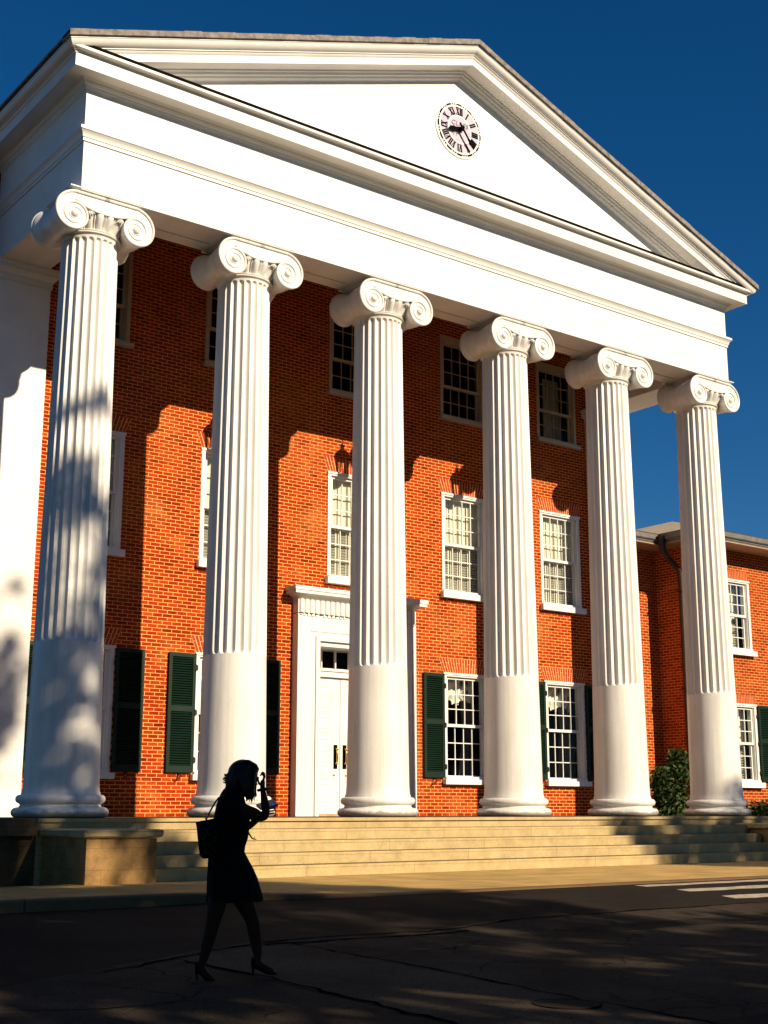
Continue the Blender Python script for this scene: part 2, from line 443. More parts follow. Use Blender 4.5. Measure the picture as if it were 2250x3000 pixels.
def crack(pts, w, lift=.012):
    m = MB(); P = []
    for a, b in zip(pts[:-1], pts[1:]):
        k = max(2, int(math.hypot(b[0]-a[0], b[1]-a[1])/.18))
        for i in range(k):
            t = i/k; P.append((a[0]+(b[0]-a[0])*t + random.gauss(0, .022), a[1]+(b[1]-a[1])*t + random.gauss(0, .022)))
    P.append(pts[-1]); vs = []
    for i, (x, y) in enumerate(P):
        q = P[min(i+1, len(P)-1)]; r = P[max(0, i-1)]
        dx, dy = q[0]-r[0], q[1]-r[1]; l = math.hypot(dx, dy) or 1
        nx, ny = -dy/l, dx/l; ww = w*random.uniform(.35, 1.3)
        for s in (-1, 1): vs.append((x+nx*ww*s, y+ny*ww*s, road_z(x, y)+lift))
    m.add(vs, [(2*i, 2*i+1, 2*i+3, 2*i+2) for i in range(len(P)-1)])
    return struct(m.build('road_crack', 'crack_tar'))
crack([(-1.91, -11.1), (-1.88, -12.72), (-1.84, -13.94), (-1.91, -15.1), (-1.94, -16.08), (-1.88, -18.5)], .022, .016)
crack([(-3.78, -11.9), (-3.74, -12.54), (-3.66, -13.48), (-3.71, -15.04), (-3.76, -18.0)], .022, .016)
crack([(-4.88, -12.3), (-3.04, -11.3), (-2.04, -10.92), (-1.3, -10.8), (-.2, -10.88), (1.0, -11.0), (2.84, -10.95), (4.73, -10.92), (9, -10.88)], .035)
crack([(-2.3, -11.2), (-1.0, -11.12), (.1, -11.25), (.9, -11.2)], .05)
crack([(.86, -12.7), (1.86, -13.47), (2.95, -14.41)], .015)
crack([(-1.56, -11.76), (-.96, -12.62), (.0, -12.42), (.5, -12.6)], .014)
crack([(-6.6, -13.9), (-5.83, -14.29), (-4.98, -14.29)], .014)
crack([(4.0, -11.2), (4.6, -12.3), (6.2, -12.6), (8, -12.2)], .012)
m = MB()
for k in range(4):
    y = -8.45 - .86*k
    vs = []
    for i in range(25):
        x = 7.15 + .12*k + i*(10.6/24)
        for yy in (y+.02*math.sin(i*1.7), y-.31+.03*math.sin(i*2.3+k)): vs.append((x, yy, road_z(x, yy)+.006))
    m.add(vs, [(2*i, 2*i+1, 2*i+3, 2*i+2) for i in range(24)])
struct(m.build('crosswalk_markings', 'crosswalk_paint'))
m = MB(); m.box(21.3, 70, -2.2, 4.6, -.9, -.22); struct(m.build('lawn', 'lawn_green'))

# ------------------------------------------------------------------ steps, landing, stone blocks
steps = thing('stone_steps', 'wide buff stone steps of five risers leading up to the white columns', 'steps', (10, -2, -1.125))
HR, TR, Y0 = .225, .42, -1.08
m = MB()
m.box(-.9, 21.3, Y0+.05, D+.35, -1.7, -.07)
m.box(-4.2, 21.3, Y0, D+.35, -.07, 0)
m.build('landing', 'step_stone', steps)
m = MB(); m.box(-4.2, -.902, Y0+.05, D+.35, -1.7, -.072); m.build('landing_base', 'dark_stone', steps)
m = MB(); m.box(-4.1, 21.2, Y0+.3, D-.01, -.02, .0045); m.build('bounce_cut_floor', 'bounce_cut_paver', steps)  # unseen dark layer added to cut light bounced up off the landing
m = MB()
for j in range(1, 5):
    y = Y0 - j*TR
    m.box(.60, 19.40, y+.010, y+TR+.06, -1.7, -j*HR-.055)
    m.box(.60, 19.40, y, y+TR+.03, -j*HR-.055, -j*HR)
m.build('stair_tread', 'step_stone', steps)
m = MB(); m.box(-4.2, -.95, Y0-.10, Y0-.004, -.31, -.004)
m.build('landing_edge', 'dark_stone', steps)
def stone_block(x0, x1, label):
    t = thing('stone_plinth', label, 'plinth', ((x0+x1)/2, -2, -1.125), 'stone blocks flanking the steps')
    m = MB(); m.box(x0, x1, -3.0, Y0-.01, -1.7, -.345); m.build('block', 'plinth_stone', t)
    m = MB(); rs = []
    for o, z in ((-.02, -.345), (.05, -.33), (.085, -.30), (.09, -.22), (.07, -.195), (.0, -.185)):
        a, b, c, d = x0-o, x1+o, -3.0-o, Y0-.006
        k = 16
        ring = [(a, c), *[(a+(b-a)*i/k, c+random.uniform(-.006, .010)) for i in range(1, k)], (b, c), (b, d), (a, d)]
        rs.append([(x, y, z+ (random.uniform(-.012, .012) if z == -.345 else 0)) for x, y in ring])
    m.rings(rs); m.build('cap_slab', 'step_stone', t, smooth=35)
stone_block(-.80, .57, 'low buff stone block with worn cap slab behind the walking woman, at the steps')
stone_block(19.43, 20.9, 'low stone block with cap slab at the far right end of the steps')

# ------------------------------------------------------------------ the hall
hall = thing('brick_building', 'three storey red brick hall with white six column portico and pediment', 'building', (10, 4, 0))
# --- wall with openings
ops = []
for i, x in enumerate(WX):
    ops.append((x-.86, x+.86, 11.66, 14.2)); ops.append((x-.86, x+.86, 6.36, 9.30))
    if i != 2: ops.append((x-.84, x+.84, 1.04, 4.0))
ops.append((8.76, 11.24, 0.0, 4.49))
bx = sorted({-1.9, EX1+.0} | {v for o in ops for v in o[:2]}); bz = sorted({-1.7, 15.43} | {v for o in ops for v in o[2:]})
m = MB()
for a, b in zip(bx[:-1], bx[1:]):
    for c, d in zip(bz[:-1], bz[1:]):
        mx, mz = (a+b)/2, (c+d)/2
        if any(o[0] < mx < o[1] and o[2] < mz < o[3] for o in ops): continue
        m.quad((a, D, c), (b, D, c), (b, D, d), (a, D, d))
for x0, x1, z0, z1 in ops:
    y1 = D+.34
    m.quad((x0, D, z0), (x0, D, z1), (x0, y1, z1), (x0, y1, z0)); m.quad((x1, D, z0), (x1, y1, z0), (x1, y1, z1), (x1, D, z1))
    m.quad((x0, D, z1), (x1, D, z1), (x1, y1, z1), (x0, y1, z1)); m.quad((x0, D, z0), (x0, y1, z0), (x1, y1, z0), (x1, D, z0))
# flank and rear of the main block
m.quad((EX1, D, -1.7), (EX1, 15, -1.7), (EX1, 15, 15.43), (EX1, D, 15.43))
m.quad((-1.9, D, -1.7), (-1.9, D, 15.43), (-1.9, 15, 15.43), (-1.9, 15, -1.7))
m.quad((-1.9, 15, -1.7), (-1.9, 15, 15.43), (EX1, 15, 15.43), (EX1, 15, -1.7))
m.build('wall', 'red_brick', hall)
m = MB()
m.add([(-.5, D+.36, 0), (20.4, D+.36, 0), (20.4, 9, 0), (-.5, 9, 0), (-.5, D+.36, 15.3), (20.4, D+.36, 15.3), (20.4, 9, 15.3), (-.5, 9, 15.3)],
      [(0, 1, 2, 3), (4, 5, 6, 7), (1, 2, 6, 5), (2, 3, 7, 6), (3, 0, 4, 7)])
for z in (5.0, 10.6): m.quad((-.5, D+.36, z), (20.4, D+.36, z), (20.4, 9, z), (-.5, 9, z))
for x in (4.0, 8.0, 12.0, 16.0): m.quad((x, D+.36, 0), (x, 9, 0), (x, 9, 15.3), (x, D+.36, 15.3))
m.build('interior', 'room_wall', hall)
# --- jack arches (splayed bricks standing over a window)
def jack_arch(x, z, hw, h, y=D, mat='red_brick', parent=None, n=19, splay=.17):
    m = MB(); mm = MB()
    for i in range(n):
        a0 = -1+2*i/n; a1 = -1+2*(i+1)/n; g = .013 if splay > .1 else .011
        b0, b1 = a0*hw+g, a1*hw-g; t0, t1 = a0*(hw+splay)+g, a1*(hw+splay)-g
        cuts = [0, .36, 1] if i % 2 else [0, .66, 1]
        for c, d in zip(cuts[:-1], cuts[1:]):
            c2 = c + (.03 if c else 0)
            p = [(x+b0+(t0-b0)*c2, z+h*c2), (x+b1+(t1-b1)*c2, z+h*c2), (x+b1+(t1-b1)*d, z+h*d), (x+b0+(t0-b0)*d, z+h*d)]
            m.prism_y(p, y-.012, y+.05)
    o = m.build('jack_arch', 'arch_brick', parent)
    mm.prism_y([(x-hw, z), (x+hw, z), (x+hw+splay, z+h), (x-hw-splay, z+h)], y-.006, y+.05)
    mm.build('arch_mortar', 'mortar', o)
    return o
leaf('arch_brick', (.50, .062, .012), (.36, .036, .010)); M['arch_brick'].node_tree.nodes['Principled BSDF'].inputs['Roughness'].default_value = .85
plain('mortar', (.82, .50, .18), .9, var=.2, scale=10)

# --- windows
def sash_mesh(m, x0, x1, z0, z1, y0, y1, cols, rows, st=.07, mu=.026):
    m.box(x0, x0+st, y0, y1, z0, z1); m.box(x1-st, x1, y0, y1, z0, z1)
    m.box(x0+st, x1-st, y0, y1, z0, z0+st*1.15); m.box(x0+st, x1-st, y0, y1, z1-st, z1)
    a, b, c, d = x0+st, x1-st, z0+st*1.15, z1-st
    for i in range(1, cols):
        x = a+(b-a)*i/cols; m.box(x-mu/2, x+mu/2, y0+.012, y1-.006, c, d)
    for j in range(1, rows):
        z = c+(d-c)*j/rows; m.box(a, b, y0+.015, y1-.009, z-mu/2, z+mu/2)
def make_window(x, hw, zs, zm, zt, rows, parent, y=D, cols=4, lintel=0., paint='sash_paint', sill_h=.2, mu=.026):
    """double-hung window: casing (the part), sashes, pane, sill"""
    m = MB(); cw = .10
    m.box(x-hw-.004, x-hw+cw, y-.02, y+.27, zs, zt); m.box(x+hw-cw, x+hw+.004, y-.02, y+.27, zs, zt)
    m.box(x-hw+cw, x+hw-cw, y-.02, y+.27, zt-cw-lintel, zt)
    m.box(x-hw-.03, x+hw+.03, y-.045, y-.021, zt-.055, zt+.006)
    # inner bead
    m.box(x-hw+cw, x-hw+cw+.03, y+.03, y+.26, zs, zt-cw-lintel); m.box(x+hw-cw-.03, x+hw-cw, y+.03, y+.26, zs, zt-cw-lintel)
    w = m.build('window', paint, parent)
    a, b, top = x-hw+cw+.03, x+hw-cw-.03, zt-cw-lintel
    m = MB(); sash_mesh(m, a, b, zm-.04, top, y+.06, y+.12, cols, rows[0], mu=mu); m.build('upper_sash', paint, w)
    m = MB(); sash_mesh(m, a, b, zs, zm+.04, y+.13, y+.19, cols, rows[1], mu=mu); m.build('lower_sash', paint, w)
    m = MB(); m.quad((a, y+.09, zm), (b, y+.09, zm), (b, y+.09, top), (a, y+.09, top)); m.quad((a, y+.16, zs), (b, y+.16, zs), (b, y+.16, zm), (a, y+.16, zm))
    m.build('pane', 'window_glass', w)
    m = MB(); m.box(x-hw-.075, x+hw+.075, y-.16, y+.24, zs-sill_h, zs-.03); m.box(x-hw+.02, x+hw-.02, y-.07, y+.12, zs-.03, zs+.045)
    m.build('sill', paint, w)
    return w
def louvre_blind(x0, x1, z0, zm, z1, y, parent, leaves=4, half=None):
    m = MB(); lw = (x1-x0)/leaves
    for k in range(leaves):
        if half and k not in half: continue
        a, b = x0+k*lw+.01, x0+(k+1)*lw-.01
        for lo, hi, ang in ((z0, zm, 42), (zm, z1, 80)):
            m.box(a, a+.055, y-.02, y+.02, lo, hi); m.box(b-.055, b, y-.02, y+.02, lo, hi)
            m.box(a+.055, b-.055, y-.02, y+.02, lo, lo+.06); m.box(a+.055, b-.055, y-.02, y+.02, hi-.06, hi)
            n = int((hi-lo-.14)/.072)
            for i in range(n):
                z = lo+.10+i*(hi-lo-.16)/max(1, n-1)
                c, s_ = math.cos(R(ang)), math.sin(R(ang))
                m.obox(((a+b)/2, y, z), ((b-a)/2-.055, 0, 0), (0, .038*c, -.038*s_), (0, .005*s_, .005*c))
    return m.build('louvre_blind', 'cream_blind', parent)
def swag(x0, x1, zt, y, parent):
    m = MB(); nx, nz = 40, 12; vs = []
    for i in range(nx+1):
        u = i/nx; drop = .42+.30*abs(math.sin(math.pi*(u*2+.5)))**.7 + .16*math.sin(u*47)*.25
        for j in range(nz+1):
            v = j/nz
            vs.append((x0+(x1-x0)*u, y+.05*math.sin(u*38+v*3)+.03*math.sin(v*11+u*9), zt-drop*v))
    w = nz+1
    m.add(vs, [(i*w+j, i*w+j+1, (i+1)*w+j+1, (i+1)*w+j) for i in range(nx) for j in range(nz)])
    m.build('valance', 'curtain_white', parent, smooth=60)
def drape(x0, x1, z0, zt, y, parent):
    m = MB(); nx = 36; vs = []
    for i in range(nx+1):
        u = i/nx
        for z, k in ((z0, 1.), ((z0+zt)/2, .75), (zt, .9)):
            vs.append((x1-(x1-x0)*(1-u)*k, y+.035*math.sin(u*30), z))
    m.add(vs, [(3*i+j, 3*i+j+1, 3*i+4+j, 3*i+3+j) for i in range(nx) for j in range(2)])
    m.build('curtain', 'sheer_curtain', parent, smooth=60)
for i, x in enumerate(WX):
    w = make_window(x, .86, 6.36, 7.78, 9.30, (3, 3), hall)
    louvre_blind(x-.74, x+.74, 6.40, 7.78, 9.19, D+.27, w)
    jack_arch(x, 9.31, .86, .42, parent=hall)
    w = make_window(x, .86, 11.66, 12.64, 14.2, (3, 2), hall, lintel=.1, sill_h=.14, mu=.02, paint='shaded_sash_paint')
    if i == 4: louvre_blind(x-.72, x+.72, 11.7, 12.64, 13.95, D+.6, w, 4, (2, 3))
    if i != 2:
        w = make_window(x, .84, 1.04, 2.52, 4.0, (3, 3), hall, sill_h=.17)
        swag(x-.7, x+.7, 3.88, D+.5, w); drape(x+.15, x+.72, 1.05, 3.85, D+.55, w)
        jack_arch(x, 4.01, .84, .41, parent=hall)
# --- shutters
def make_shutter(xa, xb, z0, z1, hinge_right, y=D, parent=hall):
    m = MB(); st = .085; yf, yb = y-.085, y-.03
    m.box(xa, xa+st, yf, yb, z0, z1); m.box(xb-st, xb, yf, yb, z0, z1)
    zm = z0+(z1-z0)*.53
    rails = [(z0, z0+.16), (zm-.07, zm+.07), (z1-.1, z1)]
    for a, b in rails: m.box(xa+st, xb-st, yf, yb, a, b)
    for lo, hi in ((rails[0][1], rails[1][0]), (rails[1][1], rails[2][0])):
        n = int((hi-lo)/.058)
        for i in range(n):
            z = lo+(i+.5)*(hi-lo)/n
            m.obox(((xa+xb)/2, (yf+yb)/2, z), ((xb-xa)/2-st, 0, 0), (0, .026, .021), (0, -.004, .005))
    m.box(xa+st, xb-st, yb, yb+.006, z0, z1)
    o = m.build('shutter', 'shutter_green', parent)
    hx = xb if hinge_right else xa
    for z in (z0+.3, (z0+z1)/2, z1-.35):
        m = MB(); m.box(hx-.05, hx+.05, yf-.012, yf+.03, z-.055, z+.055); m.box(hx-.02, hx+.02, yf-.03, yf+.02, z-.075, z+.075)
        m.build('hinge', 'dark_iron', o)
    m = MB(); cx = (xa+xb)/2
    m.tube([(cx, yb, z0-.03), (cx, yf-.03, z0-.04), (cx+.02, yf-.05, z0-.09), (cx-.04, yf-.05, z0-.15), (cx-.08, yf-.05, z0-.12)], .016, 6)
    m.box(cx-.02, cx+.02, yb-.01, y, z0-.06, z0-.02)
    m.build('shutter_hook', 'dark_iron', o)
for i in (0, 1, 3, 4):
    x = WX[i]
    make_shutter(x-.86-.76, x-.87, 1.05, 3.96, True); make_shutter(x+.87, x+.86+.76, 1.05, 3.96, False)

# --- door
DX = 9.93
m = MB()
def ring_box(m, x0, x1, z0, z1, w, y0, y1):
    m.box(x0, x0+w, y0, y1, z0, z1); m.box(x1-w, x1, y0, y1, z0, z1); m.box(x0+w, x1-w, y0, y1, z1-w, z1)
m.box(8.02, 8.72, 3.76, D, 0, 5.22); m.box(11.28, 11.98, 3.76, D, 0, 5.22); m.box(8.72, 11.28, 3.76, D, 4.53, 5.22)
m.box(8.02, 8.14, 3.735, 3.757, 0, 5.2); m.box(11.86, 11.98, 3.735, 3.757, 0, 5.2)
ring_box(m, 8.6, 11.4, 0, 4.66, .12, 3.72, 3.757)
m.box(8.45, 11.55, 3.74, 3.757, 4.78, 4.83)
m.box(8.72, 8.78, 3.80, 4.7, 0, 4.53); m.box(11.08, 11.28, 3.80, 4.7, 0, 4.53); m.box(8.78, 11.08, 3.8, 4.7, 4.41, 4.53)
m.box(8.78, 11.08, 4.45, 4.61, 3.70, 3.92)
m.box(8.78, 11.08, 4.41, 4.447, 3.84, 3.90); m.box(8.78, 11.08, 4.41, 4.447, 3.68, 3.72)
surround = m.build('door_surround', 'white_paint', hall)
m = MB()                                             # reeded frieze with gutta blocks
m.box(8.02, 11.98, 3.74, D, 5.24, 5.62)
x = 8.04
while x < 11.9:
    m.lathe([(.072, 0), (.072, .36)], (x+.08, 3.745, 5.25), 12)
    x += .163
x = 8.06; k = 0
while x < 11.9:
    if k % 7 != 5: m.box(x, x+.09, 3.735, 3.758, 5.175, 5.235)
    x += .13; k += 1
m.build('reeded_frieze', 'white_paint', surround, smooth=40)
m = MB(); rs = []
for o, z in ((.0, 5.62), (.02, 5.64), (.05, 5.67), (.11, 5.70), (.19, 5.725), (.23, 5.73), (.23, 5.81), (.255, 5.815), (.255, 5.92), (.0, 5.95)):
    rs.append([(8.02-o, D-.0, z), (8.02-o, 3.74-o, z), (11.98+o, 3.74-o, z), (11.98+o, D-.0, z)])
m.rings(rs); m.build('door_cornice', 'white_paint', surround, smooth=25)
m = MB()
for a in (8.78, 11.08-.03): m.box(a, a+.03, 4.41, 4.47, 3.92, 4.41)
for i in range(1, 5): xx = 8.78+2.3*i/5; m.box(xx-.018, xx+.018, 4.40, 4.47, 3.92, 4.41)
tr = m.build('transom', 'sash_paint', surround)
m = MB(); m.quad((8.78, 4.45, 3.92), (11.08, 4.45, 3.92), (11.08, 4.45, 4.41), (8.78, 4.45, 4.41)); m.build('pane', 'window_glass', tr)
for sgn in (-1, 1):
    xa, xb = (8.785, DX-.010) if sgn < 0 else (DX+.010, 11.075)
    m = MB(); m.box(xa, xb, 4.500, 4.580, .07, 3.69)
    zs = [.30, .95, 1.42, 1.98, 2.55, 3.05, 3.5]
    pan = [(.28, .85), (1.0, 1.45), (1.6, 2.05), (2.2, 2.62), (2.77, 3.45)]
    for z0, z1 in pan:
        a, b = xa+.2, xb-.28 if sgn < 0 else xb-.2
        if sgn > 0: a = xa+.28
        ring = []
        for o, yy in ((0, 4.501), (0, 4.485), (.025, 4.485), (.045, 4.499), (.075, 4.499), (.11, 4.486)):
            ring.append([(a+o, yy, z0+o), (b-o, yy, z0+o), (b-o, yy, z1-o), (a+o, yy, z1-o)])
        m.rings(ring)
    d = m.build('door', 'white_paint', hall)
    hx = DX-.15 if sgn < 0 else DX+.15
    m = MB(); m.box(hx-.055, hx+.055, 4.475, 4.499, 1.25, 1.88); m.build('handle_plate', 'clock_black', d)
    m = MB(); m.tube([(hx, 4.475, 1.38), (hx, 4.410, 1.40), (hx, 4.395, 1.5), (hx, 4.395, 1.66), (hx, 4.410, 1.76), (hx, 4.475, 1.78)], .024, 8)
    m.ball((hx, 4.400, 1.40), .036); m.ball((hx, 4.400, 1.76), .036); m.build('handle', 'brass', d, smooth=60)
    m = MB(); m.ball((hx-.05*sgn*-1, 4.480, 1.08), .028); m.build('lock', 'brass', d, smooth=60)
m = MB(); m.box(8.78, 11.08, 4.2, 4.68, 0.005, .07); m.build('threshold', 'step_stone', surround)

# --- antae (square piers at the ends of the wall)
def anta(xc):
    a, b, y = xc-.64, xc+.70, 3.74
    if xc > 10: a, b = xc-.70, xc+.64
    m = MB(); m.box(a, b, y, D+.3, .0, ZB-.42); m.box(a-.07, b+.07, y-.07, D+.3, .0, .20); m.box(a-.04, b+.04, y-.04, D+.3, .2, .30)
    p = m.build('pier', 'painted_brick', hall)
    m = MB(); rs = []
    for o, z in ((.0, ZB-.46), (.035, ZB-.455), (.035, ZB-.30), (.06, ZB-.29), (.12, ZB-.22), (.15, ZB-.19), (.15, ZB-.11), (.17, ZB-.10), (.19, ZB-.02), (.19, ZB-.003)):
        rs.append([(a-o, D+.3, z), (a-o, y-o, z), (b+o, y-o, z), (b+o, D+.3, z)])
    m.rings(rs); m.build('pier_capital', 'white_paint', p, smooth=25)
anta(XC[0]); anta(XC[5])

# --- columns
def column_mesh():
    m = MB(); NF, K = 24, 8
    zs = [.50, .56, .62, .72, 1.0, 1.6, 2.4, 3.0, 3.30, 3.42, 3.435, 3.45, 3.47, 3.49, 3.52, 3.56, 3.7, 4.4, 5.4, 6.6, 7.8, 9.0, 10.2, 11.2, 11.7, 11.88, 11.94, 11.98, 12.005, 12.022, 12.036, 12.06, 12.08, 12.11]
    RT = [(.50, .752), (.56, .742), (.72, .733), (2, .716), (3.5, .695), (6, .668), (8.8, .636), (11.0, .612), (11.98, .606), (12.05, .610), (12.08, .620), (12.11, .635)]
    def rad(z):
        for (a, ra), (b, rb) in zip(RT[:-1], RT[1:]):
            if a <= z <= b: return ra+(rb-ra)*(z-a)/(b-a)
        return RT[-1][1]
    rs = []
    for z in zs:
        r0 = rad(z); ring = []
        hw = math.pi/NF*r0*.80
        e0, e1 = 3.44, 12.035
        lim = 0.
        if e0 < z < e1:
            t = min((z-e0)/hw, (e1-z)/hw, 1); lim = math.sqrt(max(0, 1-(1-t)**2))
        for j in range(NF):
            for k in range(K):
                u = -1+2*k/K
                w = u/.80
                dep = 0
                if lim > 0 and abs(w) < lim: dep = .060*r0/.65*math.sqrt(max(0, 1-(w/lim)**2))*min(1, lim*1.1)
                a = 2*math.pi*(j+.5+u/2)/NF
                rr = r0-dep
                ring.append((rr*math.cos(a), rr*math.sin(a), z))
        rs.append(ring)
    m.rings(rs); return m
def base_mesh():
    m = MB(); p = [(.80, 0.002)]
    for i in range(13):
        a = -math.pi/2+math.pi*i/12; p.append((.83+.112*math.cos(a), .105+.10*math.sin(a)))
    p += [(.80, .212), (.79, .222)]
    for i in range(7):
        a = math.pi*i/6; p.append((.795-.02*math.sin(a), .225+.045*i/6))
    p += [(.80, .272)]
    for i in range(11):
        a = -math.pi/2+math.pi*i/10; p.append((.785+.083*math.cos(a), .362+.085*math.sin(a)))
    p += [(.765, .452), (.762, .50), (.70, .505)]
    m.lathe(p, n=72); return m
SPR = [.52, .42, .345, .300, .277, .252, .222, .190, .166, .143, .122, .102, .088]
def spiral_r(ph):                                   # ph in degrees from the top, outwards then down
    k = min(len(SPR)-2, int(ph/90.)); t = ph/90.-k
    return SPR[k]+(SPR[k+1]-SPR[k])*t
def scroll_outline(n=40, end=345):
    pts = []
    for i in range(n+1):
        ph = end*i/n; r = spiral_r(ph); a = R(90-ph)
        pts.append((r*math.cos(a), r*math.sin(a)))
    return pts
EYZ, EYX = 12.36, .71
def capital_mesh():
    m = MB()
    out = scroll_outline()
    yf, yb = -.76, .50
    for sx in (1, -1):
        prof = [(yf, 1.), (yf+.07, 1.), (yf+.10, .955), (-.64, .93), (-.56, .90), (-.545, .865), (-.46, .875), (-.445, .84), (-.36, .855), (-.345, .815), (-.26, .83), (-.245, .785), (-.16, .80), (-.145, .755), (-.06, .745), (.05, .75), (.18, .80), (.31, .89), (.40, .965), (yb-.03, 1.), (yb, .99)]
        rs = []
        for y, s_ in prof:
            rs.append([(sx*(EYX+px*s_), y, EYZ+pz*s_ if pz < .2 else EYZ+min(pz, pz*s_+.0)) for px, pz in out])
        m.rings(rs)
        # raised spiral bead and eye on front and back faces
        for y, dr in ((yf, -1), (yb, 1)):
            path = [(-sx*.05, y+dr*.004, EYZ+.50), (sx*.40, y+dr*.004, EYZ+.50)]; rad = [.036, .036]
            for i in range(131):
                ph = 1000*i/130; r = spiral_r(ph)-.02; a = R(90-ph)
                path.append((sx*(EYX+r*math.cos(a)), y+dr*.004, EYZ+r*math.sin(a))); rad.append(max(.013, .036-.0085*ph/360.))
            m.tube(path, rad, 8, up=(0, 1, 0))
            m.ball((sx*EYX, y+dr*.008, EYZ), (.085, .07, .085), 16, 10)
            # rounded hollow of the scroll
    # canalis block between the scrolls
    poly = [(-EYX, 12.88), (EYX, 12.88)]
    lower = []
    for i in range(21):
        u = i/20; x = EYX-(2*EYX)*u
        t = abs(x)/EYX
        lower.append((x, 12.50+.17*t**2.2))
    m.prism_y(poly+lower, yf+.006, yb-.006)
    for y, dr in ((yf, -1), (yb, 1)):
        m.tube([(x, y+dr*.004, z+.015) for x, z in lower], .026, 8, up=(0, 1, 0))
    return m
def echinus_mesh():
    m = MB(); NE, K = 20, 8; rs = []
    prof = [(.62, 12.095, 0), (.650, 12.105, 0), (.668, 12.125, 0), (.650, 12.147, 0), (.628, 12.155, 0), (.640, 12.165, 0), (.655, 12.18, 0), (.640, 12.195, 0), (.625, 12.20, .2), (.640, 12.24, .9), (.685, 12.32, 1.2), (.735, 12.41, 1.2), (.765, 12.48, .8), (.77, 12.53, .3), (.76, 12.56, 0), (.70, 12.6, 0)]
    for r, z, e in prof:
        ring = []
        for j in range(NE*K):
            a = 2*math.pi*j/(NE*K); u = ((j/K) % 1)*2-1
            au = abs(u)
            b = .050*math.sqrt(max(0, 1-(au/.66)**2)) if au < .66 else (-.028 if au < .8 else .022)
            rr = r+e*(b-.02); ring.append((rr*math.cos(a), rr*math.sin(a), z))
        rs.append(ring)
    m.rings(rs)
    for sy in (-1, .62):
        for sx in (-1, 1):                            # small palmettes beside the scrolls
            for k in range(3):
                a = R(20+26*k)
                x0, z0 = sx*.40, 12.50
                m.tube([(x0, sy*.74, z0), (x0-sx*.06*math.cos(a), sy*.775, z0-.05*math.sin(a)), (x0-sx*.15*math.cos(a), sy*.765, z0-.13*math.sin(a)+.02)], [.012, .028, .006], 6)
    return m
def abacus_mesh():
    m = MB(); rs = []
    for o, z in ((.735, 12.88), (.745, 12.885), (.775, 12.90), (.815, 12.925), (.85, 12.937), (.857, 12.941), (.857, 12.965)):
        k = o; kk = o*.965
        kb = kk-.27
        rs.append([(-k, -kk, z), (k, -kk, z), (k, kb, z), (-k, kb, z)])
    m.rings(rs); return m
def shift(m, dx, dy=0):
    m.v = [(x+dx, y+dy, z) for x, y, z in m.v]; return m
col0 = shift(column_mesh(), XC[0]).build('column', 'column_paint', hall, smooth=38)
shift(base_mesh(), XC[0]).build('column_base', 'column_paint', col0, smooth=30)
shift(capital_mesh(), XC[0]).build('scroll_capital', 'column_paint', col0, smooth=40)
shift(echinus_mesh(), XC[0]).build('egg_moulding', 'column_paint', col0, smooth=50)
shift(abacus_mesh(), XC[0]).build('abacus', 'column_paint', col0, smooth=25)
for x in XC[1:]: dup(col0, hall, ((x-XC[0])*S, 0, 0))

# --- entablature
YB = 4.0
def band(prof, yb, name, mat, parent=hall, x0=EX0, x1=EX1, y0=EY, smooth=25, inner=None):
    m = MB(); rs = []
    pts = list(prof)
    corners = [lambda o: (x0-o, yb), lambda o: (x0-o, y0-o), lambda o: (x1+o, y0-o), lambda o: (x1+o, yb)]
    for cf in corners: rs.append([(*cf(o), z) for o, z in pts])
    m.rings(rs, close=True)
    return m.build(name, mat, parent, smooth=smooth)
TH = -1.21
band([(TH, ZB), (0, ZB), (0, ZT0), (TH, ZT0)], YB, 'architrave', 'painted_brick', smooth=None)
band([(-.4, ZT0), (.03, ZT0+.001), (.03, ZT0+.07), (.05, ZT0+.08), (.055, ZT0+.12), (.075, ZT0+.17), (.105, ZT0+.205), (.12, ZT0+.22), (.13, ZT0+.225), (.13, ZT1-.01), (.12, ZT1), (-.4, ZT1)], YB, 'taenia_moulding', 'white_paint')
band([(TH, ZT1-.02), (0, ZT1-.02), (0, ZF), (TH, ZF)], YB, 'frieze', 'painted_brick', smooth=None)
CYB = 4.0
band([(-.4, ZF-.01), (.012, ZF-.01), (.02, ZF+.03), (.035, ZF+.035), (.05, ZF+.075), (.085, ZF+.10), (.09, ZF+.115), (.105, ZF+.12), (.125, ZF+.16), (.165, ZC1-.01), (.18, ZC1), (.47, ZC1+.004), (.478, ZC1-.015), (.492, ZC1-.015), (.492, ZC2), (.498, ZC2+.010), (.502, ZC2+.035), (.52, ZC2+.055), (.625, ZC2+.062), (.63, ZC2+.068), (.63, ZC2+.125), (-.4, ZC2+.135)], CYB, 'cornice', 'white_paint')
m = MB()                                              # dark flashing on the ledge of the pediment
m.box(EX0-.61, EX1+.61, EY-.615, EY-.555, ZC2+.128, ZC2+.215)
m.build('flashing', 'flashing', hall)
# soffit panels between columns and ceiling of the porch
for a, b in zip(XC[:-1], XC[1:]):
    m = MB(); m.box(a+.95, b-.95, -.03, .07, ZB-.022, ZB-.002); m.build('soffit_panel', 'white_paint', hall)
m = MB(); m.box(EX0+1.2, EX1-1.2, EY+1.2, D, ZB+1.9, ZB+1.95)
m.build('porch_ceiling', 'ceiling_paint', hall)
# tympanum
m = MB(); yt = -.70
zl = lambda x: APZ - SLOPE*abs(x-APX)
zA = zl(APX)-.70; xl = APX-(zA-(ZC2+.1))/SLOPE
m.prism_y([(xl, ZC2+.1), (2*APX-xl, ZC2+.1), (APX, zA)], yt, yt+.4)
m.build('tympanum', 'painted_brick', hall)
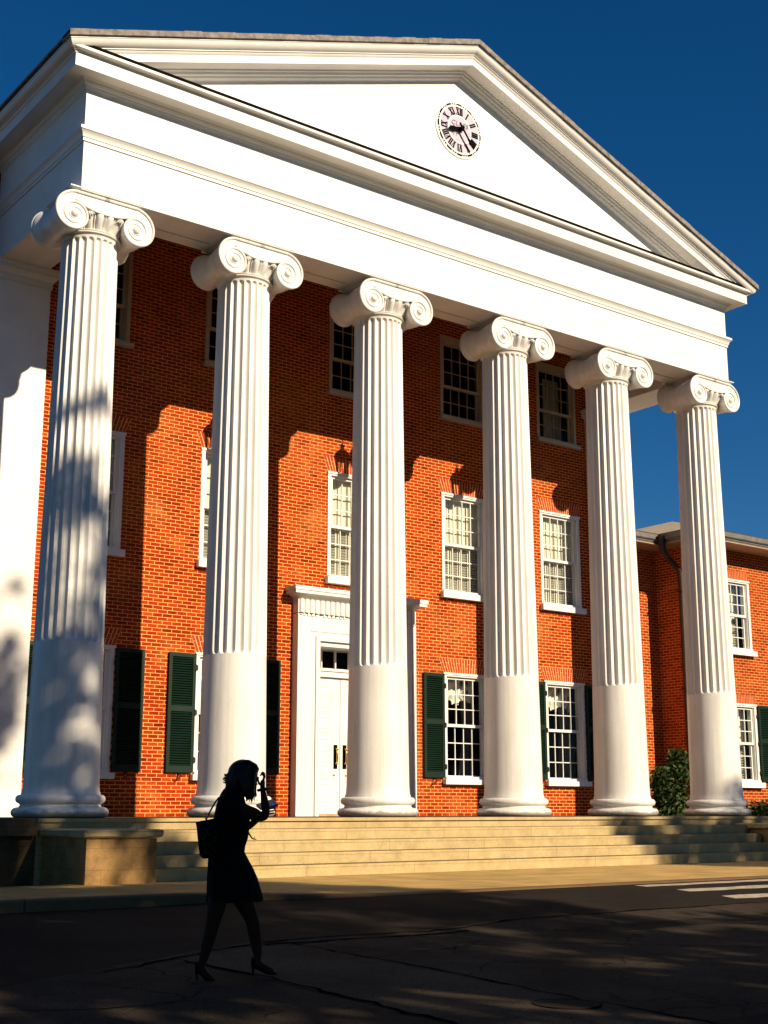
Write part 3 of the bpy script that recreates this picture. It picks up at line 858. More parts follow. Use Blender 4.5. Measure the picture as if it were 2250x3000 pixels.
# raking cornices: profile of (front plane y, drop below roof line)
RK = [(-1.10, .13), (-1.53, .13), (-1.53, .165), (-1.515, .18), (-1.50, .235), (-1.46, .29), (-1.40, .325), (-1.375, .33), (-1.375, .355), (-1.35, .36), (-1.335, .40), (-1.306, .43), (-1.30, .435), (-1.30, .615), (-1.285, .615), (-1.28, .60), (-.93, .595), (-.92, .63), (-.89, .645), (-.86, .70), (-.82, .72), (-.79, .765), (-.72, .80), (-.705, .83), (-.5, .83), (-.5, .13)]
for sx in (-1, 1):
    m = MB(); end = []; mid = []
    for y, d in RK:
        o = EY-y; xe = EX0-o if sx < 0 else EX1+o
        end.append((xe, y, zl(xe)-d)); mid.append((APX, y, APZ-d))
    m.rings([end, mid]); m.build('raking_cornice', 'white_paint', hall, smooth=25)
# gutter moulding along both eaves
for sx in (-1, 1):
    m = MB(); a = []; b = []
    for y, d in RK[:14]:
        o = EY-y; xe = EX0-o if sx < 0 else EX1+o
        a.append((xe, y, zl(xe)-d)); b.append((xe, 11.0, zl(xe)-d))
    xi = EX0+.2 if sx < 0 else EX1-.2
    a.append((xi, -1.1, a[-1][2])); b.append((xi, 11.0, b[-1][2]))
    m.rings([a, b]); m.build('eave_moulding', 'white_paint', hall, smooth=25)
# roof
ye = -1.57; xo = .76
m = MB()
for sx in (-1, 1):
    xe = EX0-xo if sx < 0 else EX1+xo
    a = [(xe, ye, zl(xe)), (xe, ye, zl(xe)-.055), (APX, ye, APZ-.055), (APX, ye, APZ)]
    b = [(x, 12., z) for x, y, z in a]
    m.rings([a, b])
    n = 26
    for i in range(n):                                # ragged butt ends of the shingles along the verge
        t0, t1 = i/n, (i+1)/n
        x0_, x1_ = xe+(APX-xe)*t0, xe+(APX-xe)*t1
        dz = random.uniform(-.008, .012); dy = random.uniform(0, .012)
        P = [(x0_, zl(x0_)-.13), (x1_, zl(x1_)-.13), (x1_, zl(x1_)+.004+dz), (x0_, zl(x0_)+.004+dz)]
        m.prism_y(P, ye-.012-dy, -1.2)
m.build('roof', 'shingle', hall)
m = MB(); m.prism_y([(EX0+.1, ZF), (EX1-.1, ZF), (EX1-.1, zl(EX1)-.2), (APX, APZ-.2), (EX0+.1, zl(EX0)-.2)], 11.5, 11.9); m.build('gable_wall', 'red_brick', hall)

# ------------------------------------------------------------------ clock
clk = thing('wall_clock', 'round white clock with black roman numerals in the pediment', 'clock', (9.98, yt, 17.82))
CX, CZ, CR = 9.98, 17.86, .735
FW, FH = 1., 1.
m = MB(); m.lathe([(CR*1.10, -.028), (CR*1.115, -.015), (CR*1.12, 0)], (CX, yt+.0, CZ), 64, 'y'); m.build('rim', 'clock_white', clk, smooth=30)
ci = yt-.033
def ring_y(m, r0, r1, y, n=72, a0=0, a1=360):
    vs = []
    for i in range(n+1):
        a = R(a0+(a1-a0)*i/n)
        for r in (r0, r1): vs.append((CX+r*math.sin(a), y, CZ+r*math.cos(a)))
    m.add(vs, [(2*i, 2*i+1, 2*i+3, 2*i+2) for i in range(n)])
m = MB(); m.lathe([(CR*.90, 0), (CR*.90, -.006)], (CX, ci+.003, CZ), 64, 'y'); m.build('dial', 'clock_dial', clk)
m = MB()
for r0, r1 in ((.885, .955), (.50, .565)): ring_y(m, CR*r0, CR*r1, ci-.006)
m.build('dial_ring', 'clock_white', clk)
m = MB()
for i in range(60):
    if i % 5: ring_y(m, CR*.962, CR*1.008, ci-.004, 2, i*6-1.6, i*6+1.6)
    else: ring_y(m, CR*.955, CR*1.022, ci-.004, 8, i*6-5.2, i*6+5.2)
m.build('minute_track', 'clock_black', clk)
NUM = ['XII', 'I', 'II', 'III', 'IIII', 'V', 'VI', 'VII', 'VIII', 'IX', 'X', 'XI']
def stroke(m, x0, z0, x1, z1, w, fr, y):
    (ox, oz, ux, uz, vx, vz) = fr
    dx, dz = x1-x0, z1-z0; l = math.hypot(dx, dz); nx, nz = -dz/l*w/2, dx/l*w/2
    q = [(x0+nx, z0+nz), (x1+nx, z1+nz), (x1-nx, z1-nz), (x0-nx, z0-nz)]
    m.add([(ox+ux*a+vx*b, y, oz+uz*a+vz*b) for a, b in q], [(0, 1, 2, 3)])
m = MB()
H = CR*.30; r_in = CR*.575
for i, s_ in enumerate(NUM):
    a = R(30*i); vx, vz = math.sin(a), math.cos(a); ux, uz = vz, -vx
    wid = {'I': .055, 'V': .12, 'X': .13}; tot = sum(wid[c] for c in s_); x = -tot/2
    fr = (CX+vx*r_in, CZ+vz*r_in, ux, uz, vx, vz)
    k = 0
    for c in s_:
        w = wid[c]; y = ci-.012-.0006*k; k += 1; B_, T_ = .040, .018
        if c == 'I': stroke(m, x+w/2, 0, x+w/2, H, B_, fr, y)
        elif c == 'V': stroke(m, x+.02, H, x+w/2, 0, B_, fr, y); stroke(m, x+w-.02, H, x+w/2, 0, T_, fr, y-.0003)
        else: stroke(m, x+.02, H, x+w-.02, 0, B_, fr, y); stroke(m, x+w-.02, H, x+.02, 0, T_, fr, y-.0003)
        x += w
    for zz in (0.006, H-.006): stroke(m, -tot/2+.004, zz, tot/2-.004, zz, .012, fr, ci-.0145)
m.build('numerals', 'clock_black', clk)
def script_text(s_, x, z, size, sp=1.0):
    cu = bpy.data.curves.new('lettering', 'FONT'); cu.body = s_; cu.size = size*S; cu.extrude = .002; cu.shear = .25; cu.space_character = sp
    cu.align_x = 'CENTER'
    o = bpy.data.objects.new('tmp', cu); COL.objects.link(o)
    bpy.context.view_layer.update()
    me = bpy.data.meshes.new_from_object(o.evaluated_get(bpy.context.evaluated_depsgraph_get()))
    bpy.data.objects.remove(o)
    mt = Matrix.Rotation(R(90), 4, 'X'); me.transform(mt); me.materials.clear(); me.materials.append(M['clock_script'])
    ob = bpy.data.objects.new('lettering', me); COL.objects.link(ob)
    place(ob, Vector((x, ci-.012, z))*S, clk)
script_text('CLASS', CX, CZ+.10, .19, 1.15); script_text('19', CX-.16, CZ-.20, .19)
def hand(name, ang, L_, w, tail, y):
    a = R(ang); vx, vz = math.sin(a), math.cos(a); ux, uz = vz, -vx
    m = MB()
    prof = [(-tail, w*.5), (-tail*.4, w*.9), (0, w*.8), (L_*.45, w*.62), (L_*.62, w*1.15), (L_*.74, w*.7), (L_*.86, w*1.0), (L_, .008)]
    P = [(h, b) for b, h in prof] + [(-h, b) for b, h in reversed(prof)]
    P = [(CX+ux*x+vx*z, CZ+uz*x+vz*z) for x, z in P]
    m.prism_y(P, y-.012, y)
    m.build(name, 'clock_black', clk)
hand('hour_hand', 258, CR*.56, .072, .10, ci-.06); hand('minute_hand', 143, CR*.88, .042, .16, ci-.13)
m = MB(); m.lathe([(.06, -.15), (.06, 0)], (CX, ci, CZ), 20, 'y'); m.build('hub', 'clock_black', clk)

# ------------------------------------------------------------------ lanterns hanging in the porch
def lantern_parts(t, x, y, zt):
    m = MB(); m.tube([(x, y, zt+.02), (x, y, ZB+1.9)], .014, 6); m.build('chain', 'dark_iron', t)
    m = MB(); m.lathe([(.0, 0), (.03, -.01), (.02, -.05), (.07, -.10), (.07, -.13), (.03, -.16), (.09, -.22), (.2, -.30), (.28, -.42), (.27, -.45)], (x, y, zt), 24); m.build('cap', 'bronze_metal', t, smooth=40)
    m = MB()
    for k in range(6):
        a = 2*math.pi*k/6; m.tube([(x+.245*math.cos(a), y+.245*math.sin(a), zt-.44), (x+.17*math.cos(a), y+.17*math.sin(a), zt-1.0)], .016, 6)
    m.lathe([(.19, -1.0), (.19, -1.05), (.08, -1.12), (.0, -1.16)], (x, y, zt), 24); m.build('cage', 'bronze_metal', t, smooth=40)
    m = MB(); m.lathe([(.235, -.46), (.165, -1.0)], (x, y, zt), 6, cap0=False, cap1=False); m.build('pane', 'window_glass', t)
lt = [('second', 5.83), ('middle', 9.98), ('fourth', 14.18)]
for nm, x in lt:
    t = thing('hanging_lantern', f'bronze lantern hanging under the porch ceiling before the {nm} bay of windows', 'lantern', (x, 2.35, 9.9), 'lanterns hanging in the porch')
    lantern_parts(t, x, 2.35, 11.1)

# ------------------------------------------------------------------ the wing on the right
wing = thing('brick_building', 'two storey red brick wing with low hipped roof beyond the last column', 'building', (26, 4, 0))
WY, WXL, CY = 2.8, 23.0, 4.5                          # wing front, wing left flank, connector wall
ZE = 9.08
OV = 1.0
wop = [(24.02, 25.72, 5.40, 7.76), (24.02, 25.72, 1.08, 3.60), (27.1, 28.8, 5.40, 7.76), (27.1, 28.8, 1.08, 3.60)]
def holed(m, x0, x1, z0, z1, y, ops, dep=.3):
    bx = sorted({x0, x1} | {v for o in ops for v in o[:2]}); bz = sorted({z0, z1} | {v for o in ops for v in o[2:]})
    for a, b in zip(bx[:-1], bx[1:]):
        for c, d in zip(bz[:-1], bz[1:]):
            if any(o[0] < (a+b)/2 < o[1] and o[2] < (c+d)/2 < o[3] for o in ops): continue
            m.quad((a, y, c), (b, y, c), (b, y, d), (a, y, d))
    for a, b, c, d in ops:
        m.quad((a, y, c), (a, y, d), (a, y+dep, d), (a, y+dep, c)); m.quad((b, y, c), (b, y+dep, c), (b, y+dep, d), (b, y, d))
        m.quad((a, y, d), (b, y, d), (b, y+dep, d), (a, y+dep, d)); m.quad((a, y, c), (a, y+dep, c), (b, y+dep, c), (b, y, c))
m = MB()
holed(m, WXL, 29, -1.7, ZE-.35, WY, wop)
m.quad((WXL, WY, -1.7), (WXL, WY, ZE-.35), (WXL, 16, ZE-.35), (WXL, 16, -1.7))
m.quad((29, WY, -1.7), (29, 16, -1.7), (29, 16, ZE-.35), (29, WY, ZE-.35))
m.quad((EX1+.01, CY, -1.7), (WXL, CY, -1.7), (WXL, CY, ZE-.35), (EX1+.01, CY, ZE-.35))
m.build('wall', 'wing_brick', wing)
m = MB(); m.add([(23.3, WY+.32, 0), (28.7, WY+.32, 0), (28.7, 6, 0), (23.3, 6, 0), (23.3, WY+.32, 8.6), (28.7, WY+.32, 8.6), (28.7, 6, 8.6), (23.3, 6, 8.6)],
      [(0, 1, 2, 3), (4, 5, 6, 7), (1, 2, 6, 5), (2, 3, 7, 6), (3, 0, 4, 7)]); m.build('interior', 'room_wall', wing)
for x0, x1, z0, z1 in wop:
    xc = (x0+x1)/2
    w = make_window(xc, (x1-x0)/2, z0, z0+(z1-z0)*.49, z1, (3, 3), wing, y=WY)
    louvre_blind(x0+.15, x1-.15, z0+.05, z0+(z1-z0)*.5, z1-.1, WY+.45, w)
    jack_arch(xc, z1+.01, .85, .30, y=WY, parent=wing, n=21, splay=.02)
make_shutter(25.76, 26.5, 1.08, 3.58, False, y=WY, parent=wing); make_shutter(23.25, 23.98, 1.08, 3.58, True, y=WY, parent=wing)
# roof: wing hip + connector slope
eL, eF, eR = WXL-.92, WY-OV, 29.92
rx, ry0, rz = 26.0, 6.2, 10.5
m = MB()
m.add([(eL, eF, ZE), (eR, eF, ZE), (rx, ry0, rz), (rx, 16, rz), (eL, 16, ZE), (eR, 16, ZE), (EX1+.02, CY-OV, ZE), (eL, CY-OV, ZE), (EX1+.02, 9.0, ZE+.385*4.9), (eL+4.9*.0+3.6, 9.0, ZE+.385*4.9*.75)],
      [(0, 1, 2), (0, 2, 3, 4), (1, 5, 3, 2)])
m.add([(EX1+.02, CY-OV, ZE-.0), (eL+.3, CY-OV, ZE-.0), (rx-.3, 8.2, ZE+1.35), (EX1+.02, 8.2, ZE+1.35), (EX1+.02, 12, ZE-.1), (rx-.3, 12, ZE-.1)], [(0, 1, 2, 3), (3, 2, 5, 4)])
m.build('roof', 'pale_roof', wing)
m = MB()                                              # gutter, fascia and soffit
def gut(pts):
    prof = [(0, -.31), (.0, -.27), (.03, -.25), (.03, -.21), (.07, -.20), (.10, -.17), (.10, -.02), (.12, 0.005), (.08, .005), (-.08, .004)]
    rs = []
    for (x, y, ox, oy) in pts: rs.append([(x+ox*o, y+oy*o, ZE+z) for o, z in prof] + [(x-ox*.06, y-oy*.06, ZE-.31)])
    m.rings(rs)
gut([(EX1+.02, CY-OV+.12, 0, -1), (eL+.12-.0, CY-OV+.12, 0, -1)])
gut([(eL+.12, CY-OV+.13, -1, 0), (eL+.12, eF+.12, -1, -1), (eR-.12, eF+.12, 1, -1), (eR-.12, 15, 1, 0)])
m.build('gutter', 'gutter_metal', wing, smooth=20)
m = MB(); m.box(eL+.07, eR-.07, eF+.07, WY+.1, ZE-.345, ZE-.32); m.box(eL+.07, WXL+.1, WY+.1, CY-OV+.15, ZE-.345, ZE-.32); m.box(EX1+.02, WXL+.02, CY-OV+.07, CY+.1, ZE-.347, ZE-.322)
m.build('soffit', 'wing_soffit', wing)
m = MB()
xd = WXL-.10
m.tube([(eL+.02, CY-1.12, ZE-.05), (eL+.02, CY-1.12, ZE-.36), (eL+.06, CY-1.12, ZE-.56), (eL+.22, CY-1.13, ZE-.72), (xd-.22, CY-1.15, ZE-1.02), (xd-.05, CY-1.15, ZE-1.16), (xd, CY-1.15, ZE-1.36), (xd, CY-1.15, 4), (xd, CY-1.15, -.2)], [.12, .115, .11, .10, .095, .09, .085, .08, .08], 12)
for z in (7.2, 4.0, 1.2): m.box(xd-.11, WXL-.005, CY-1.15-.11, CY-1.15+.11, z, z+.06)
m.build('downspout', 'bronze_metal', wing, smooth=40)

# ------------------------------------------------------------------ plants
def foliage(m, blobs, n, size, keep=None, droop=0.):
    rnd = random.random
    for _ in range(n):
        cx, cy, cz, rx_, ry_, rz_ = random.choice(blobs)
        while True:
            a, b, c = rnd()*2-1, rnd()*2-1, rnd()*2-1
            q = a*a+b*b+c*c
            if .15 < q <= 1: break
        k = (random.uniform(.45, 1.12))/max(.5, math.sqrt(q))*math.sqrt(q)
        p = Vector((cx+a*rx_*k, cy+b*ry_*k, cz+c*rz_*k))
        if keep and not keep(p): continue
        u = Vector((random.gauss(0, 1), random.gauss(0, 1), random.gauss(0, .6)-droop)).normalized()
        w = u.cross(Vector((random.gauss(0, 1), random.gauss(0, 1), random.gauss(0, 1)))).normalized()
        s_ = size*random.uniform(.6, 1.3)
        m.add([p-u*s_, p+w*s_*.42-u*s_*.1, p+u*s_, p-w*s_*.42-u*s_*.1], [(0, 1, 2, 3)])
def shrub(label, loc, blobs, n, size, stems, droop=0.):
    t = thing('shrub', label, 'shrub', loc, 'shrubs at the foot of the wing')
    m = MB(); foliage(m, blobs, n, size, droop=droop); m.build('foliage', 'shrub_leaf', t)
    m = MB()
    for k in range(stems):
        a = 2*math.pi*k/stems; b = blobs[k % len(blobs)]
        m.tube([(loc[0]+.1*math.cos(a), loc[1]+.1*math.sin(a), loc[2]), ((loc[0]+b[0])/2, (loc[1]+b[1])/2, (loc[2]+b[2])/2), (b[0], b[1], b[2])], [.05, .035, .015], 6)
    m.build('stem', 'bark', t)
shrub('tall dark green shrub between the last two columns, in the corner of the wing', (21.5, 3.0, -.22),
      [(21.6, 3.0, .55, .85, .7, .85), (21.9, 3.1, 1.25, .55, .55, .6), (22.15, 3.2, 1.7, .4, .4, .4), (21.2, 2.9, .3, .75, .6, .6), (20.95, 2.9, .95, .3, .4, .55)], 5200, .085, 6, .5)
shrub('low clipped hedge shrub under the wing window at the right edge of the picture', (24.6, 1.7, -.22),
      [(24.0+.62*k, 1.7+.1*math.sin(k*2.1), .12, .55, .55, .36+.05*math.sin(k*1.3)) for k in range(6)], 3600, .07, 6)

SUN = Vector((-.24, 1.0, -.55))
from mathutils import noise as mnoise
GAPS = [(-1.25, -2.45, .26, .6), (-.72, -2.2, .16, .2), (-.55, -2.35, .16, .5), (-1.6, -2.95, 1.6, .10), (-.15, 1.35, .30, .28), (.05, 2.3, .18, .3), (-.35, 4.6, .14, .45), (.22, 6.4, .2, .5), (.15, 7.6, .25, .5), (-3.1, -1.0, .4, .2), (.75, 6.6, .3, .9), (.55, 3.9, .28, .5), (.9, .7, .3, .4), (-4.75, -8.1, .55, .22), (-5.1, -8.75, .45, .16), (-5.7, -9.6, .7, .2), (-3.0, -9.5, .9, .2), (1.0, -8.3, 1.2, .2), (-3.0, -6.2, .9, .12)]
def crown_keep(p):
    # crowns that stop where the photograph has the sun coming over or through them
    a, b = p.x+.24*p.y, p.z+.55*p.y
    if 1.75 < a < 13.3 and b > -4.4: return False
    if a > -3 and b > 10.4: return False
    w = mnoise.noise((a*2.1, b*1.5, 3.7)); w2 = mnoise.noise((a*5.3, b*4.1, 9.1))
    if a > -1.6 and b > 7.2 and w+.4*w2 < (b-7.2)/2.2-.55: return False
    if .6 < a < 1.75 and -2.2 < b and w+.4*w2 < .02-.02*max(0, 4-b): return False
    for ga, gb, ra, rb in GAPS:
        if ((a-ga)/ra)**2+((b-gb)/rb)**2 < 1+.8*w+.6*w2 and random.random() < .95: return False
    return True
def shade_tree(label, base, trunk_h, blobs, n, size):
    t = thing('oak_tree', label, 'tree', base, 'trees across the street behind the photographer')
    m = MB(); foliage(m, blobs, n, size, crown_keep); m.build('crown', 'oak_leaf', t)
    m = MB(); x, y, z = base
    m.tube([(x, y, z-.2), (x+.05, y, z+trunk_h*.5), (x-.05, y+.1, z+trunk_h)], [.65, .48, .38], 12)
    for b in blobs[::7]: m.tube([(x, y, z+trunk_h*.8), ((x+b[0])/2, (y+b[1])/2, (z+trunk_h+b[2])/2+.4), (b[0], b[1], b[2])], [.22, .12, .03], 7)
    m.build('trunk', 'bark', t, smooth=50)
def AB(a, b, y): return (a-.24*y, y, b-.55*y)          # point in the plane y whose shadow falls along (a, b)
def blobs_ab(rects, y0, r, step, seed, jit=.5):
    rnd = random.Random(seed); out = []
    for a0, a1, b0, b1 in rects:
        b = b0
        while b <= b1:
            a = a0
            while a <= a1:
                y = y0+rnd.uniform(-2.2, 2.2)
                p = AB(a+rnd.uniform(-jit, jit), b+rnd.uniform(-jit, jit)*.6, y)
                out.append((*p, r*rnd.uniform(.8, 1.2), r*rnd.uniform(.9, 1.3), r*rnd.uniform(.55, .85)))
                a += step
            b += step*.72
    return out
GZ = -1.62
shade_tree('tall leafy oak across the street, shading the first column and the left steps', (2.2, -32, GZ), 8,
           blobs_ab([(-7, .5, -15.5, 7.0)], -32, 1.15, 1.5, 3) + blobs_ab([(.9, 1.5, -15.5, 8.0)], -32, .62, 1.5, 4, .3) + blobs_ab([(-3, .9, 8.0, 10.2)], -32, .55, 1.5, 6, .5) + blobs_ab([(-3.6, -1.3, -1.8, .2), (-.6, .9, -2.0, -.4)], -32, .6, .8, 16, .2) + blobs_ab([(-4, .8, -4.6, -3.2)], -32, .6, .9, 17, .2) + blobs_ab([(-8.6, -5.2, -9.2, -5.6)], -32, .8, 1.0, 18, .2), 30000, .25)
shade_tree('leafy oak across the street, shading the road behind the woman', (-9, -33, GZ), 5,
           blobs_ab([(-22, -8, -15.5, 12.0)], -33, 1.6, 2.2, 5), 10000, .34)
shade_tree('lower round oak across the street, shading the middle of the road', (14.5, -31, GZ), 4,
           blobs_ab([(2.4, 13.6, -15.5, -7.9)], -31, 1.2, 1.6, 8), 8000, .26)
shade_tree('broad oak across the street, shading the right end of the steps', (29, -32, GZ), 6,
           blobs_ab([(14.4, 22, -3.9, -.7)], -32, .9, .95, 12, .3) + blobs_ab([(22, 30, -4.2, -1.3), (20.0, 30, -1.7, 1.0), (13.5, 30, -15.5, -8.2)], -32, 1.15, 1.45, 11), 19000, .25)
for k, (x, y, lab) in enumerate(((-26, -36, 'tall oak furthest along the street behind the photographer'), (46, -36, 'tall oak down the street past the crosswalk'), (-36, -18, 'tall oak beside the street, far left of the photographer'))):
    rb = random.Random(40+k)
    shade_tree(lab, (x, y, GZ), 7, [(x+rb.uniform(-7, 7), y+rb.uniform(-4, 4), rb.uniform(3, 22), 3., 3., 2.2) for _ in range(26)], 5500, .55)

# ------------------------------------------------------------------ manhole
m = MB(); mx, my = -2.25, -16.18
m.lathe([(.31, 0), (.31, .010), (.28, .010), (.275, .006), (0, .006)], (mx, my, road_z(mx, my)+.010), 36)
tag(m.build('manhole_cover', 'road_asphalt'), 'round dark iron manhole cover set in the road in the foreground', 'manhole cover')

# ------------------------------------------------------------------ the woman crossing the street
CAM = Vector((-11.0603, -25.085, .12))*S
yw, pt = R(37.244), R(12.782)
RV = Vector((math.cos(yw), -math.sin(yw), 0)); FV = Vector((math.sin(yw), math.cos(yw), 0))
FW_ = Vector((math.sin(yw)*math.cos(pt), math.cos(yw)*math.cos(pt), math.sin(pt))); UP_ = RV.cross(FW_)
ray = FW_ + RV*((677-1125)/3870.8) + UP_*((1500-2872)/3870.8)
t_ = 5.
while True:
    p = CAM + ray*t_
    if p.z <= road_z(p.x/S, p.y/S)*S: break
    t_ += .005
PO = p.copy()
MP = .001735
def W(px, py, d=0., gz=1280):
    """point of the figure: across, up and away, in the figure's own frame"""
    return PO + RV*((px-1000)*MP*1.03) + FV*d + Vector((0, 0, (gz-py)*MP))
def skinned(chains, root=0, level=2, extra=None):
    """chains: list of lists of (key, point, radius); shared keys join"""
    idx = {}; vs = []; rs = []; es = []
    for ch in chains:
        prev = None
        for key, pnt, r in ch:
            if key is None or key not in idx:
                k = key if key is not None else ('_', len(vs))
                idx[k] = len(vs); vs.append(pnt); rs.append(r if isinstance(r, tuple) else (r, r)); i = idx[k]
            else: i = idx[key]
            if prev is not None: es.append((prev, i))
            prev = i
    me = bpy.data.meshes.new('skin'); me.from_pydata([tuple(v) for v in vs], es, [])
    o = bpy.data.objects.new('skin', me); COL.objects.link(o)
    sm = o.modifiers.new('s', 'SKIN'); sm.use_smooth_shade = True; sm.branch_smoothing = .6
    for i, d in enumerate(me.skin_vertices[0].data):
        d.radius = rs[i]; d.use_root = (i == root)
    ss = o.modifiers.new('u', 'SUBSURF'); ss.levels = level; ss.render_levels = level
    bpy.context.view_layer.update()
    ev = o.evaluated_get(bpy.context.evaluated_depsgraph_get())
    m2 = ev.to_mesh()
    V = [v.co.copy() for v in m2.vertices]; F = [tuple(q.vertices) for q in m2.polygons]
    ev.to_mesh_clear(); bpy.data.objects.remove(o); bpy.data.meshes.remove(me)
    return V, F
lady = thing('person', 'woman in a sleeveless black dress and heels walking with one hand raised to her forehead', 'person', PO, sc=1)
def j(key, px, py, d, r): return (key, W(px, py, d), r)
body = [
 [j('pel', 968, 830, 0, (.135, .105)), j('waist', 962, 745, 0, (.105, .085)), j('rib', 968, 650, 0, (.125, .095)), j('chest', 985, 590, 0, (.12, .09)), j('nb', 1000, 530, 0, (.062, .062)),
  j('nk', 1018, 490, 0, (.047, .047)), j('hd0', 1030, 462, 0, (.058, .062)), j('hd1', 1038, 425, 0, (.082, .076)), j('hd2', 1042, 390, 0, (.072, .066))],
 [j('hd0', 0, 0, 0, 0), j('chin', 1066, 472, 0, (.030, .034))],
 [j('hd1', 0, 0, 0, 0), j('nose', 1092, 440, 0, (.016, .013))],
 # near arm raised to the brow
 [j('chest', 0, 0, 0, 0), j('shn', 996, 556, -.135, (.056, .056)), j('uan', 1068, 580, -.175, (.056, .056)), j('eln', 1141, 602, -.20, (.043, .041)), j('fan', 1139, 562, -.185, (.041, .039)), j('wrn', 1123, 488, -.13, (.025, .021)), j('pan', 1119, 460, -.115, (.038, .021)), j('pan2', 1122, 440, -.105, (.040, .020))],
 # far arm holding the folder
 [j('chest', 0, 0, 0, 0), j('shf', 1000, 556, .135, (.055, .055)), j('elf', 1042, 650, .19, (.036, .036)), j('wrf', 1108, 586, .15, (.022, .020)), j('paf', 1128, 572, .13, (.032, .016))],
 # legs
 [j('pel', 0, 0, 0, 0), j('hpn', 955, 870, -.085, (.098, .095)), j('thn', 938, 960, -.08, (.078, .078)), j('knn', 921, 1052, -.07, (.053, .053)), j('can', 905, 1115, -.065, (.053, .052)), j('ann', 883, 1205, -.06, (.031, .030)), j('hen', 872, 1222, -.06, (.030, .028)), j('bln', 905, 1262, -.06, (.030, .034)), j('ton', 932, 1274, -.06, (.018, .026))],
 [j('pel', 0, 0, 0, 0), j('hpf', 990, 870, .085, (.098, .095)), j('thf', 1040, 955, .085, (.078, .078)), j('knf', 1080, 1042, .09, (.053, .053)), j('caf', 1092, 1108, .09, (.054, .052)), j('anf', 1105, 1192, .09, (.031, .030)), j('hef', 1098, 1212, .09, (.030, .028)), j('blf', 1142, 1242, .09, (.030, .034)), j('tof', 1174, 1252, .09, (.018, .026))],
]
V, F = skinned(body)
bm_ = MB(); bm_.add(V, F)
def finger(base, pts, r0):
    ch = [[(None if i else 'b', q, r0*(1-.12*i)) for i, q in enumerate([base]+pts)]]
    a, b = skinned(ch, 0, 2); bm_.add(a, b)
# near hand: fingers curl towards the brow, thumb apart
for k, (dx, ln) in enumerate(((-.030, .92), (-.010, 1.0), (.010, .95), (.029, .76))):
    o_ = FV*dx
    finger(W(1121, 448, -.108)+o_, [W(1130-2*k, 428-1*k, -.106)+o_*1.25, W(1127-4*k, 430-20*ln, -.098)+o_*1.3, W(1117-4*k, 428-22*ln+4*k, -.09)+o_*1.25], .0098)
finger(W(1112, 464, -.125), [W(1104, 452, -.135), W(1101, 438, -.134), W(1103, 427, -.128)], .0105)
# far hand closes round the folder
for k, dx in enumerate((-.028, -.009, .010, .028)):
    o_ = Vector((0, 0, dx))
    finger(W(1126, 573, .13)+o_, [W(1144, 569, .118)+o_, W(1158, 567, .105)+o_, W(1162, 567, .09)+o_], .0085)
finger(W(1122, 566, .125), [W(1134, 556, .108), W(1146, 553, .098)], .0095)
body_o = bm_.build('body', 'skin', lady, smooth=80, sc=1)
m = MB()
for d in (-.030, .030): m.ball(W(1082, 428, d), .011)
m.build('eye', 'eye_white', lady, smooth=80, sc=1)
m = MB(); m.tube([W(1088, 458, -.022), W(1091, 458, 0), W(1088, 458, .022)], [.004, .007, .004], 6); m.build('lips', 'skin', lady, smooth=80, sc=1)
# dress
prof = [(962, 1010, 468, .07), (946, 1022, 482, .12), (934, 1034, 502, .16), (925, 1042, 526, .182), (917, 1048, 552, .188), (910, 1060, 585, .175), (905, 1066, 620, .162), (899, 1064, 655, .155), (895, 1058, 695, .148), (893, 1049, 722, .145), (890, 1046, 748, .146), (887, 1066, 785, .165), (886, 1085, 820, .180), (885, 1102, 860, .190), (885, 1113, 900, .196), (887, 1121, 930, .200)]
m = MB(); rs = []; nn = 56
for a, b, y, dp in prof:
    cx, hw = (a+b)/2, (b-a)/2*MP; ring = []
    sk = max(0, (y-780)/150)
    for k in range(nn):
        t = 2*math.pi*k/nn
        fold = 1+.035*sk*math.sin(7*t+1.3)+.02*sk*math.sin(13*t)
        ring.append(W(cx, y) + RV*(hw*math.cos(t)*fold) + FV*(dp*math.sin(t)*fold))
    rs.append(ring)
hem = []
for k in range(nn):
    t = 2*math.pi*k/nn; fold = 1+.045*math.sin(7*t+1.3)+.03*math.sin(13*t)
    dz = (14*math.cos(t) if math.cos(t) < 0 else -4*math.cos(t)) + 7*math.sin(5*t)
    hem.append(W(1004, 950-dz*.6) + RV*(118*MP*math.cos(t)*fold) + FV*(.202*math.sin(t)*fold))
rs.append(hem)
m.rings(rs, cap1=False)
m.tube([W(985, 540, -.12), W(1003, 552, -.15), W(1028, 566, -.162), W(1046, 574, -.168)], [.075, .068, .060, .056], 14)
m.tube([W(985, 540, .12), W(1003, 556, .15), W(1016, 590, .168)], [.075, .064, .056], 14)
m.build('dress', 'dress_black', lady, smooth=70, sc=1)
